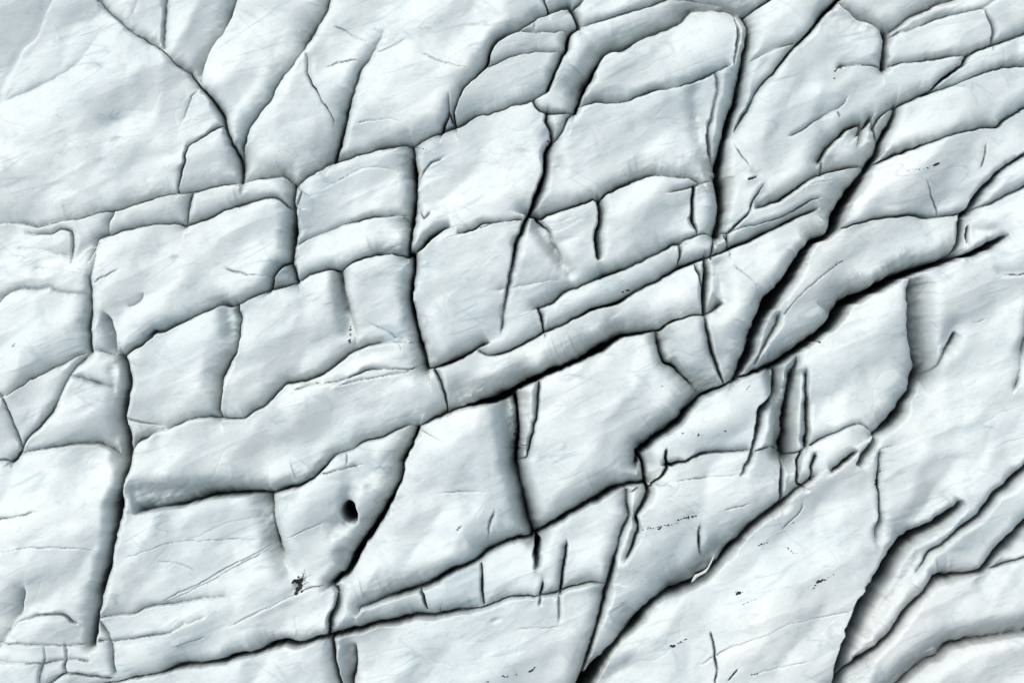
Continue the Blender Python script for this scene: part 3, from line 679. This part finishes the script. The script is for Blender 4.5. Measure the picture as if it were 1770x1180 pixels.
# pits and domes: x, y, rx, ry, angle, height
for (px, py, rx, ry, an, hh, pw) in [
    (603, 886, 11, 15, -12, -420, 5), (600, 868, 11, 24, 10, -26, 1.6), (585, 906, 20, 13, -30, -18, 2.0), (596, 905, 5, 4, 0, -12, 2),
    (639, 842, 8, 6, 0, -3.2, 3), (516, 1010, 8, 10, 20, -14, 2), (907, 265, 12, 6, 20, -4, 2),
    (856, 1069, 9, 4, -20, -5, 2), (204, 241, 9, 4, 0, -4, 2), (304, 447, 8, 5, 0, -4, 2), (480, 938, 5, 4, 0, -6, 2),
    (795, 912, 5, 3, -50, -2.5, 2), (1320, 235, 30, 44, 25, 12, 1.3), (1415, 160, 16, 24, 20, 7, 1.3),
    (1680, 277, 10, 14, 40, -4, 2), (640, 1000, 18, 60, 30, 8, 1.3), (290, 820, 30, 22, 0, 9, 1.3),
    (470, 1140, 110, 30, -15, 6, 1.3), (1120, 90, 40, 25, -20, 7, 1.3), (330, 960, 60, 30, -30, 6, 1.3),
    (870, 880, 30, 14, -30, 2, 2)]:
    a_ = math.radians(an)
    dx = XX - px; dy = YY - py
    e = ((dx * math.cos(a_) + dy * math.sin(a_)) / rx) ** 2 + ((-dx * math.sin(a_) + dy * math.cos(a_)) / ry) ** 2
    if hh < -13: e = e * (1 + .30 * value_noise(XX / 11, YY / 11, 131))
    Hh += hh * np.exp(-np.maximum(e, 0) ** (pw * .5))

calm = np.clip((XX * 0.75 + YY * 0.45 - 60) / 520, 0, 1)
calm = 0.42 + 0.58 * calm * calm * (3 - 2 * calm)
rough = (1 + 0.12 * fbm(U / 26, V / 12, 77, 3)) * calm
Hh -= carve * rough * 1.0
Hh -= slot
Hh -= 1.4 * valley_ * (1 + .10 * fbm(U / 20, V / 12, 88, 3))
Z = Hh * S

# ------------------------------------------------------------------ materials
def ice_material(name, warm=0.0):
    m = bpy.data.materials.new(name); m.use_nodes = True
    nt = m.node_tree; N = nt.nodes; Lk = nt.links
    N.clear()
    out = N.new("ShaderNodeOutputMaterial")
    bs = N.new("ShaderNodeBsdfPrincipled")
    geo = N.new("ShaderNodeNewGeometry")
    mp = N.new("ShaderNodeMapping"); mp.vector_type = 'TEXTURE'; mp.inputs['Rotation'].default_value = (0, 0, math.radians(24))
    mp.inputs['Scale'].default_value = (2.6, 1.0, 1.6)
    Lk.new(geo.outputs['Position'], mp.inputs['Vector'])
    def noise(vec, sc, det, rough=.55, dist=0.0):
        n = N.new("ShaderNodeTexNoise"); n.inputs['Scale'].default_value = sc
        n.inputs['Detail'].default_value = det; n.inputs['Roughness'].default_value = rough
        n.inputs['Distortion'].default_value = dist
        Lk.new(vec, n.inputs['Vector']); return n.outputs['Fac']
    def ramp_(fac, stops):
        r = N.new("ShaderNodeValToRGB")
        r.color_ramp.elements[0].position = stops[0][0]; r.color_ramp.elements[0].color = stops[0][1]
        r.color_ramp.elements[1].position = stops[-1][0]; r.color_ramp.elements[1].color = stops[-1][1]
        for p, c in stops[1:-1]:
            e = r.color_ramp.elements.new(p); e.color = c
        Lk.new(fac, r.inputs[0]); return r.outputs[0]
    def mult(c, d, f):
        x = N.new("ShaderNodeMix"); x.data_type = 'RGBA'; x.blend_type = 'MULTIPLY'
        if isinstance(f, float): x.inputs[0].default_value = f
        else: Lk.new(f, x.inputs[0])
        Lk.new(c, x.inputs[6])
        if isinstance(d, tuple): x.inputs[7].default_value = d
        else: Lk.new(d, x.inputs[7])
        return x.outputs[2]
    raw = geo.outputs['Position']
    base = ramp_(noise(mp.outputs[0], .12, 5), [(.32, (.45, .515, .525, 1)), (.5, (.495, .545, .548, 1)), (.68, (.535, .575, .57, 1))])
    # patches of weathered crust and fine streaks along the layering
    streak = ramp_(noise(mp.outputs[0], 1.3, 9, .72, .4), [(.30, (.66, .74, .78, 1)), (.47, (1, 1, 1, 1)), (1, (1, 1, 1, 1))])
    c = mult(base, streak, .6)
    patch = ramp_(noise(raw, .33, 7, .65, .5), [(.34, (.74, .80, .83, 1)), (.50, (1, 1, 1, 1)), (1, (1, 1, 1, 1))])
    c = mult(c, patch, .3)
    mot = ramp_(noise(raw, 5.5, 4, .7), [(.30, (.86, .89, .90, 1)), (.55, (1, 1, 1, 1)), (1, (1, 1, 1, 1))])
    c = mult(c, mot, .6)
    # faint brown silt carried over the lower right corner
    vd = N.new("ShaderNodeVectorMath"); vd.operation = 'DISTANCE'; vd.inputs[1].default_value = (36, -27, -1)
    Lk.new(raw, vd.inputs[0])
    mr = N.new("ShaderNodeMapRange"); mr.inputs['From Min'].default_value = 20; mr.inputs['From Max'].default_value = 5
    Lk.new(vd.outputs['Value'], mr.inputs['Value'])
    c = mult(c, (.995, .97, .965, 1), mr.outputs[0])
    # thin bluish veins where two bands of noise cross
    for sc, wdt, amt, ds, rz, sx in ((.22, .006, .6, .5, 28, .16), (.40, .008, .55, .5, 16, .16), (.24, .005, .35, .4, -40, .2)):
        mq = N.new('ShaderNodeMapping'); mq.vector_type = 'TEXTURE'; mq.inputs['Rotation'].default_value = (0, 0, math.radians(rz)); mq.inputs['Scale'].default_value = (1 / sx, 1, 2)
        Lk.new(geo.outputs['Position'], mq.inputs['Vector'])
        f = noise(mq.outputs[0], sc, 2.5, .5, ds)
        v = ramp_(f, [(.5 - wdt * 2, (1, 1, 1, 1)), (.5 - wdt * .3, (.55, .65, .70, 1)), (.5 + wdt * .3, (.55, .65, .70, 1)), (.5 + wdt * 2, (1, 1, 1, 1))])
        msk = ramp_(noise(raw, .21 + sc * .1, 2), [(.48, (0, 0, 0, 1)), (.66, (1, 1, 1, 1))])
        mm = N.new("ShaderNodeMath"); mm.operation = 'MULTIPLY'; mm.inputs[1].default_value = amt
        Lk.new(msk, mm.inputs[0])
        c = mult(c, v, mm.outputs[0])
    # dust specks
    sp = N.new("ShaderNodeTexVoronoi"); sp.inputs['Scale'].default_value = 1.5
    Lk.new(raw, sp.inputs['Vector'])
    spk = ramp_(sp.outputs['Distance'], [(.03, (.30, .33, .35, 1)), (.075, (1, 1, 1, 1)), (1, (1, 1, 1, 1))])
    spm = ramp_(noise(mp.outputs[0], .55, 4, .7), [(.56, (0, 0, 0, 1)), (.72, (.8, .8, .8, 1))])
    c = mult(c, spk, spm)
    if warm:
        c = mult(c, (.90, .86, .86, 1), warm)
    Lk.new(c, bs.inputs['Base Color'])
    bs.inputs['Roughness'].default_value = .48
    bs.inputs['Specular IOR Level'].default_value = .35
    b1 = N.new("ShaderNodeBump"); b1.inputs['Strength'].default_value = .17; b1.inputs['Distance'].default_value = .10
    Lk.new(noise(mp.outputs[0], 1.4, 9, .65), b1.inputs['Height'])
    b2 = N.new("ShaderNodeBump"); b2.inputs['Strength'].default_value = .30; b2.inputs['Distance'].default_value = .03
    Lk.new(noise(raw, 9.0, 5, .75), b2.inputs['Height']); Lk.new(b1.outputs[0], b2.inputs['Normal'])
    Lk.new(b2.outputs[0], bs.inputs['Normal'])
    Lk.new(bs.outputs[0], out.inputs[0])
    return m

ICE = ice_material("glacier_ice")

def flat_material(name, col, rough=.9):
    m = bpy.data.materials.new(name); m.use_nodes = True
    nt = m.node_tree
    b = nt.nodes['Principled BSDF']
    n = nt.nodes.new("ShaderNodeTexNoise"); n.inputs['Scale'].default_value = 9
    r = nt.nodes.new("ShaderNodeValToRGB")
    r.color_ramp.elements[0].color = tuple(k * .6 for k in col) + (1,)
    r.color_ramp.elements[1].color = tuple(k * 1.5 for k in col) + (1,)
    nt.links.new(n.outputs['Fac'], r.inputs[0]); nt.links.new(r.outputs[0], b.inputs['Base Color'])
    b.inputs['Roughness'].default_value = rough
    return m
GRIT = flat_material("black_grit", (.012, .013, .015))

# ------------------------------------------------------------------ meshes
col = scn.collection
gyZ, gxZ = np.gradient(Z, G * S)
NRM = np.dstack([-gxZ, gyZ, np.ones_like(Z)])
NRM /= np.linalg.norm(NRM, axis=2)[:, :, None]
CO = np.dstack([(XX - CX) * S, (CY - YY) * S, Z]).reshape(-1, 3)
NRMf = NRM.reshape(-1, 3)

cell = lab[:-1, :-1].copy()
DEEP = (gap[:-1, :-1] < -0.2) & (slot[:-1, :-1] > 20)
cell[DEEP] = 0
vid = np.arange(nx * ny).reshape(ny, nx)
quads = np.stack([vid[:-1, :-1], vid[1:, :-1], vid[1:, 1:], vid[:-1, 1:]], axis=-1).reshape(-1, 4)
cf = cell.ravel()
order = np.argsort(cf, kind='stable')
bounds = np.searchsorted(cf[order], np.arange(nb + 2))

def mesh_from(name, q, mat, solid=False):
    used, inv = np.unique(q.ravel(), return_inverse=True)
    co = CO[used]; no = NRMf[used]
    if solid:                                   # carry the sides of the block down into the glacier
        qi = inv.reshape(-1, 4)
        e = np.concatenate([qi[:, [0, 1]], qi[:, [1, 2]], qi[:, [2, 3]], qi[:, [3, 0]]])
        key = np.minimum(e[:, 0], e[:, 1]).astype(np.int64) * (len(used) + 1) + np.maximum(e[:, 0], e[:, 1])
        _, first, n_ = np.unique(key, return_index=True, return_counts=True)
        be = e[first[n_ == 1]]
        bv, bi_ = np.unique(be.ravel(), return_inverse=True); bi_ = bi_.reshape(-1, 2)
        n0 = len(used); nbv = len(bv)
        top = co[bv] - np.array([0, 0, .002]); low = co[bv].copy(); low[:, 2] = co[:, 2].min() - .8
        sq = np.stack([n0 + bi_[:, 1], n0 + bi_[:, 0], n0 + nbv + bi_[:, 0], n0 + nbv + bi_[:, 1]], axis=1)
        d_ = co[bv] - co.mean(0); d_[:, 2] = 0; d_ /= np.maximum(np.linalg.norm(d_, axis=1), 1e-6)[:, None]
        co = np.concatenate([co, top, low]); no = np.concatenate([no, d_, d_])
        inv = np.concatenate([inv, sq.ravel()]); q = np.concatenate([q, sq])
    me = bpy.data.meshes.new(name)
    nv, nq = len(co), len(q)
    me.vertices.add(nv); me.vertices.foreach_set('co', co.astype(np.float32).ravel())
    me.loops.add(nq * 4); me.loops.foreach_set('vertex_index', inv.astype(np.int32).ravel())
    me.polygons.add(nq)
    me.polygons.foreach_set('loop_start', (np.arange(nq) * 4).astype(np.int32))
    me.polygons.foreach_set('loop_total', np.full(nq, 4, np.int32))
    me.update(calc_edges=True)
    me.polygons.foreach_set('use_smooth', np.ones(nq, bool))
    me.normals_split_custom_set_from_vertices(no)
    me.materials.append(mat)
    return me

def centred(me):
    n = len(me.vertices)
    a = np.empty(n * 3, np.float32); me.vertices.foreach_get('co', a)
    a = a.reshape(-1, 3)
    c = np.array([(a[:, 0].min() + a[:, 0].max()) / 2, (a[:, 1].min() + a[:, 1].max()) / 2, a[:, 2].min()])
    me.vertices.foreach_set('co', (a - c).astype(np.float32).ravel())
    return c

GROUPS = [("leaf-shaped block", "stepped slabs of the leaf-shaped block"), ("brick-like row", "ice bricks in the upper left row"),
          ("upright fins", "upright fins beside the tall pale block"), ("wedge row", "slabs of the thin wedge row"),
          ("parallel beams", "parallel ice beams"), ("stacked ice bricks", "small stacked ice bricks at lower left"),
          ("upper beam", "small plates at the end of the upper beam"), ("leaf-shaped plate", "small plates at the end of the upper beam"),
          ("gritty strip", "thin strips under the domed block"), ("under the domed block", "thin strips under the domed block")]
CAT = dict(ice_slab="ice slab", ice_block="ice block", ice_wedge="ice wedge", ice_chip="ice chip", ice_ridge="ice ridge",
           ice_shard="ice shard", ice_fin="ice fin", ice_field="ice field")
for l in range(1, nb + 1):
    sel = order[bounds[l]:bounds[l + 1]]
    if len(sel) < 4:
        print("EMPTY BLOCK", l, BL[l - 1][1]); continue
    name, label, seeds = BL[l - 1]
    me = mesh_from(name, quads[sel], ICE, True)
    c = centred(me)
    o = bpy.data.objects.new(name, me)
    o.location = c
    o['label'] = label; o['category'] = CAT[name]; o['kind'] = 'thing'
    for key, g in GROUPS:
        if key in label: o['group'] = g; break
    if len(label.split()) > 16: print('LONG', label)
    col.objects.link(o)
sel = order[bounds[0]:bounds[1]]
me = mesh_from("crevasse_floor", quads[sel], ICE)
o = bpy.data.objects.new("crevasse_floor", me); o['kind'] = 'structure'; col.objects.link(o)


# ------------------------------------------------------------------ the glacier beyond and beneath the plan
def line_positions(half_in, half_out, step, far):
    a = list(np.arange(-half_out, half_out + step, step))
    x = a[-1]; st = step
    while x < far:
        st *= 1.25; x += st; a.append(x); a.insert(0, -x)
    return np.array(a)
hx = (PW / 2 + MX) * S; hy = (PH / 2 + MY) * S
ox = line_positions(hx, 170, 1.1, 1500); oy = line_positions(hy, 170, 1.1, 1500)
OX, OY = np.meshgrid(ox, oy)
un = (OX * math.cos(math.radians(24)) + OY * math.sin(math.radians(24))); vn = (-OX * math.sin(math.radians(24)) + OY * math.cos(math.radians(24)))
wn1 = 3 * fbm(OX / 14, OY / 14, 301, 2)
def valley(x, y, seed, w): return np.exp(-(np.abs(value_noise(x, y, seed)) / w) ** 1.1)
oz = .9 * fbm(un / 18, vn / 9, 311, 4) - 3.2 * valley((un + wn1) / 30, (vn + wn1) / 9, 312, .10) - 2.6 * valley((un - wn1) / 9, (vn + wn1) / 26, 313, .09) - .8
inside = np.clip(np.minimum(hx - 1.5 - np.abs(OX), hy - 1.5 - np.abs(OY)), -1, 1)
oz = np.where(inside > 0, -45.0, oz - .2)
verts = np.stack([OX, OY, oz], axis=-1).reshape(-1, 3)
nxx, nyy = len(ox), len(oy)
vi = np.arange(nxx * nyy).reshape(nyy, nxx)
fq = np.stack([vi[:-1, :-1], vi[:-1, 1:], vi[1:, 1:], vi[1:, :-1]], axis=-1).reshape(-1, 4)
me = bpy.data.meshes.new("glacier")
me.vertices.add(len(verts)); me.vertices.foreach_set('co', verts.astype(np.float32).ravel())
me.loops.add(len(fq) * 4); me.loops.foreach_set('vertex_index', fq.astype(np.int32).ravel())
me.polygons.add(len(fq)); me.polygons.foreach_set('loop_start', (np.arange(len(fq)) * 4).astype(np.int32))
me.polygons.foreach_set('loop_total', np.full(len(fq), 4, np.int32)); me.update(calc_edges=True)
me.polygons.foreach_set('use_smooth', np.ones(len(fq), bool))
me.materials.append(ICE)
o = bpy.data.objects.new("glacier", me); o['kind'] = 'structure'; col.objects.link(o)

# ------------------------------------------------------------------ grit, debris, splinter
def surf(px, py):
    x = (px + MX) / G; y = (py + MY) / G
    i = int(x); j = int(y); fx = x - i; fy = y - j
    return float((Z[j, i] * (1 - fx) + Z[j, i + 1] * fx) * (1 - fy) + (Z[j + 1, i] * (1 - fx) + Z[j + 1, i + 1] * fx) * fy)

class MB:
    def __init__(self): self.v = []; self.f = []
    def lump(self, px, py, rx, ry, ang, hgt):
        """a low irregular crumb lying on the ice (plan units)"""
        n = 9; b = len(self.v); ca, sa = math.cos(ang), math.sin(ang)
        for ring, (k, up) in enumerate(((1.0, -.25), (.72, .55))):
            for q in range(n):
                t = 2 * math.pi * q / n
                r = k * (1 + random.uniform(-.32, .32))
                ex, ey = rx * r * math.cos(t), ry * r * math.sin(t)
                X_, Y_ = px + ex * ca - ey * sa, py + ex * sa + ey * ca
                self.v.append(((X_ - CX) * S, (CY - Y_) * S, surf(X_, Y_) + up * hgt * S))
        self.v.append(((px - CX) * S, (CY - py) * S, surf(px, py) + hgt * S))
        for q in range(n):
            r = (q + 1) % n
            self.f.append((b + q, b + n + q, b + n + r, b + r)); self.f.append((b + n + q, b + 2 * n, b + n + r))
        self.f.append(tuple(b + q for q in range(n)))
    def hair(self, pts, w):
        """a thin raised filament following the ice"""
        b = len(self.v); n = len(pts)
        for k, (x, y) in enumerate(pts):
            x2, y2 = pts[min(k + 1, n - 1)]; x1, y1 = pts[max(k - 1, 0)]
            dx, dy = x2 - x1, y2 - y1; l = math.hypot(dx, dy) or 1
            ww = w * (1 - .75 * k / (n - 1)); nx_, ny_ = -dy / l * ww / 2, dx / l * ww / 2
            for sx, sy, up in ((x + nx_, y + ny_, -.3), (x, y, .8), (x - nx_, y - ny_, -.3)):
                self.v.append(((sx - CX) * S, (CY - sy) * S, surf(sx, sy) + up * S))
        for k in range(n - 1):
            a = b + 3 * k
            self.f += [(a, a + 1, a + 4, a + 3), (a + 1, a + 2, a + 5, a + 4), (a + 2, a, a + 3, a + 5)]
    def build(self, name, mat, smooth=False):
        me = bpy.data.meshes.new(name)
        c = np.array(self.v); o3 = np.array([c[:, 0].mean(), c[:, 1].mean(), c[:, 2].min()])
        me.from_pydata([tuple(p) for p in c - o3], [], self.f); me.update()
        me.materials.append(mat)
        if smooth: me.polygons.foreach_set('use_smooth', np.ones(len(me.polygons), bool))
        o = bpy.data.objects.new(name, me); o.location = o3; col.objects.link(o); return o

def line_of(p0, p1, n, size, spread):
    out = []
    for k in range(n):
        t = (k + random.uniform(-.3, .3)) / max(n - 1, 1)
        out.append((p0[0] + (p1[0] - p0[0]) * t + random.gauss(0, spread), p0[1] + (p1[1] - p0[1]) * t + random.gauss(0, spread), size * random.uniform(.45, 1.3)))
    return out

GR = [
 ("two black grit spots side by side on the narrow upper ice beam", [(1076.5,504.5,2.2),(1085,501.5,2.6),(1088,501,1.6)]),
 ("large black grit smudge with a speckled tail on the stained block", line_of((1562,297),(1590,294),9,1.0,1.2)+[(1598,293,1.8),(1610,288,2.6),(1614,286,3.2),(1617,285,2.2)]),
 ("black grit dots seeping down the shaded fold of the bright block", line_of((604,564),(604,592),9,1.6,.8)),
 ("black grit packed in the upright cleft beside the ice splinter", line_of((892,742),(894,782),14,2.4,1.3)),
 ("black grit lodged in the long upright crack under the round-nosed spur", line_of((1520,806),(1515,838),12,2.3,.9)),
 ("curled streak of black grit near the middle of the bright field", line_of((1404,1016),(1412,1004),5,1.3,.5)+line_of((1412,1004),(1422,1001),5,2.4,.6)+line_of((1426,999),(1438,992),4,1.1,.4)),
 ("lone round black grit spot with scattered crumbs on the bright field", [(1276,1025,3.0),(1280,1024,2.2),(1272,1023,1.2),(1284,1023,.9)]+line_of((1282,1044),(1306,1034),7,.8,1)),
 ("black grit spot with a short tail low on the bright field", [(1161,1115,2.9),(1165,1114,1.8)]+line_of((1172,1111),(1186,1104),5,1.4,.4)),
 ("dotted line of black grit crossing the banded block above the crevasse", line_of((1112,914),(1170,902),26,1.0,1.6)+line_of((1170,898),(1183,895),5,1.3,.4)+line_of((1183,894),(1203,891),6,1.8,.3)+[(1138,912,2.2),(1141,909,1.6)]),
 ("beaded black grit along the curved lip on the domed block", line_of((1442,124),(1455,116),7,1.5,.6)+line_of((1455,116),(1500,113),12,.9,.4)+[(1440.5,137,1.4),(1442,124,1.9)]),
 ("ragged black grit at the top edge of the tall pale block", line_of((1411,584),(1416,592),6,2.0,1)),
 ("black grit caught in the crack of the shadowy pitted block", line_of((1186,652),(1190,656),4,1.8,.5)+[(1144,667,1.3)]),
 ("small arrow-like grit mark on the fang-shaped slab", line_of((1291,671),(1297,665),5,1.1,.6)),
 ("short streak of black grit high on the spindle-shaped ridge", line_of((1445,458),(1455,451),5,1.4,.4)+line_of((1425,472),(1440,462),5,.8,.6)),
 ("row of black specks on the wide flat block at the bottom edge", line_of((832,1176),(845,1173),5,1.7,.6)+line_of((868,1163),(878,1166),5,1.9,.5)+[(893,1162,1.1)]+line_of((916,1157),(923,1152),4,1.9,.6)),
 ("thin dark dash of grit near the bottom edge of the bright field", line_of((1298,1164),(1309,1162),6,1.2,.3)),
 ("dark oval grit spot on the glossy tapering block with long dark underside", line_of((791,914),(797,908),4,1.7,.6)),
 ("pair of tiny dark specks on the left edge slab by the upright crack", [(25,597,1.8),(27,594,1.2),(23,599,1.0)]),
 ("grit smudge in the hollow where cracks meet beside the grey pock", line_of((942,262),(952,238),9,1.9,1.8)),
 ("dark grit on the cube-like block beside its top fold", line_of((586,309),(600,304),5,1.3,.8)),
 ("grey grit flecks on the fang-shaped slab near its lower left", line_of((1183,748),(1210,752),5,1.2,2)+[(1206,751,2.2),(1252,744,1.6)]),
 ("black grit freckles in the worn pleats of the bright lower field", line_of((1312,944),(1328,936),7,1.2,.8)+line_of((1360,945),(1376,957),7,1.2,1.2)+line_of((1353,915),(1372,905),6,.9,.6)),
]
for label, items in GR:
    o = bpy.data.objects.new("grit_patch", None); col.objects.link(o)
    gx_ = sum(q[0] for q in items) / len(items); gy_ = sum(q[1] for q in items) / len(items)
    o.location = ((gx_ - CX) * S, (CY - gy_) * S, surf(gx_, gy_))
    dust = MB()
    for (x, y, r) in items:
        big = r > 1.25
        mb = MB() if big else dust
        mb.lump(x, y, 1.15 * r * random.uniform(.9, 1.6), 1.15 * r * random.uniform(.5, .85), math.radians(-25) + random.gauss(0, .5), .7 + r * .25)
        if big:
            c_ = mb.build("grit_clump", GRIT); c_.location = Vector(c_.location) - o.location; c_.parent = o
    if dust.v:
        c_ = dust.build("dust", GRIT); c_.location = Vector(c_.location) - o.location; c_.parent = o; c_['kind'] = 'stuff'
    o['label'] = label; o['category'] = "grit patch"; o['kind'] = 'thing'; o['group'] = "black grit patches on the ice"
    if len(label.split()) > 16: print('LONG', label)

# tuft of dark debris with spidery filaments
mb = MB()
for (x, y, r) in [(514,1004,5),(518,1010,6),(515,1018,5),(512,1024,4),(509,1003,3.4),(521,1003,4.5),(516,997,2.4),(522,1021,2.6),(506,1006,2.5),(519,1014,5)]:
    mb.lump(x, y, r * 1.05, r * .8, random.uniform(0, 3), 2.2)
for k in range(15):
    t = math.radians(random.uniform(-88, 8)); L_ = random.uniform(9, 25)
    x, y = 518 + random.uniform(-3, 4), 1005 + random.uniform(-4, 8); pts = [(x, y)]
    for q in range(6):
        t += random.gauss(0, .22); x += math.cos(t) * L_ / 6; y += math.sin(t) * L_ / 6; pts.append((x, y))
    mb.hair(pts, random.uniform(.8, 1.4))
o = mb.build("debris_tuft", GRIT)
o['label'] = "spidery black debris tuft on the ice below the round black hole"; o['category'] = "debris"; o['kind'] = 'thing'

# bright splinter of ice leaning across the black crevasse
mb = MB()
path = [(1238, 960, 1.2), (1235, 968, 2.0), (1231, 976, 2.2), (1227, 984, 2.6), (1221, 991, 4.2), (1213, 995, 4.6), (1206, 999, 5.6), (1201, 1005, 3.6), (1198, 1009, 1)]
zb = -1.5
n = 8
for k, (x, y, r) in enumerate(path):
    x2, y2, _ = path[min(k + 1, len(path) - 1)]; x1, y1, _ = path[max(k - 1, 0)]
    dx, dy = x2 - x1, y2 - y1; l = math.hypot(dx, dy)
    zc = max(zb - .3, min(surf(x, y) + .15, zb + .5)) 
    for q in range(n):
        t = 2 * math.pi * q / n
        rr = .62 * r * (1 + random.uniform(-.34, .34))
        a_, b_ = math.cos(t) * rr, math.sin(t) * rr * .7
        mb.v.append(((x - dy / l * a_ - CX) * S, (CY - (y + dx / l * a_)) * S, zc + b_ * S))
for k in range(len(path) - 1):
    for q in range(n):
        r_ = (q + 1) % n
        mb.f.append((k * n + q, k * n + r_, (k + 1) * n + r_, (k + 1) * n + q))
mb.f.append(tuple(range(n))); mb.f.append(tuple((len(path) - 1) * n + q for q in range(n))[::-1])
o = mb.build("ice_splinter", ICE, True)
o['label'] = "curved white ice splinter leaning across the black crevasse below the grit-banded block"; o['category'] = "ice splinter"; o['kind'] = 'thing'
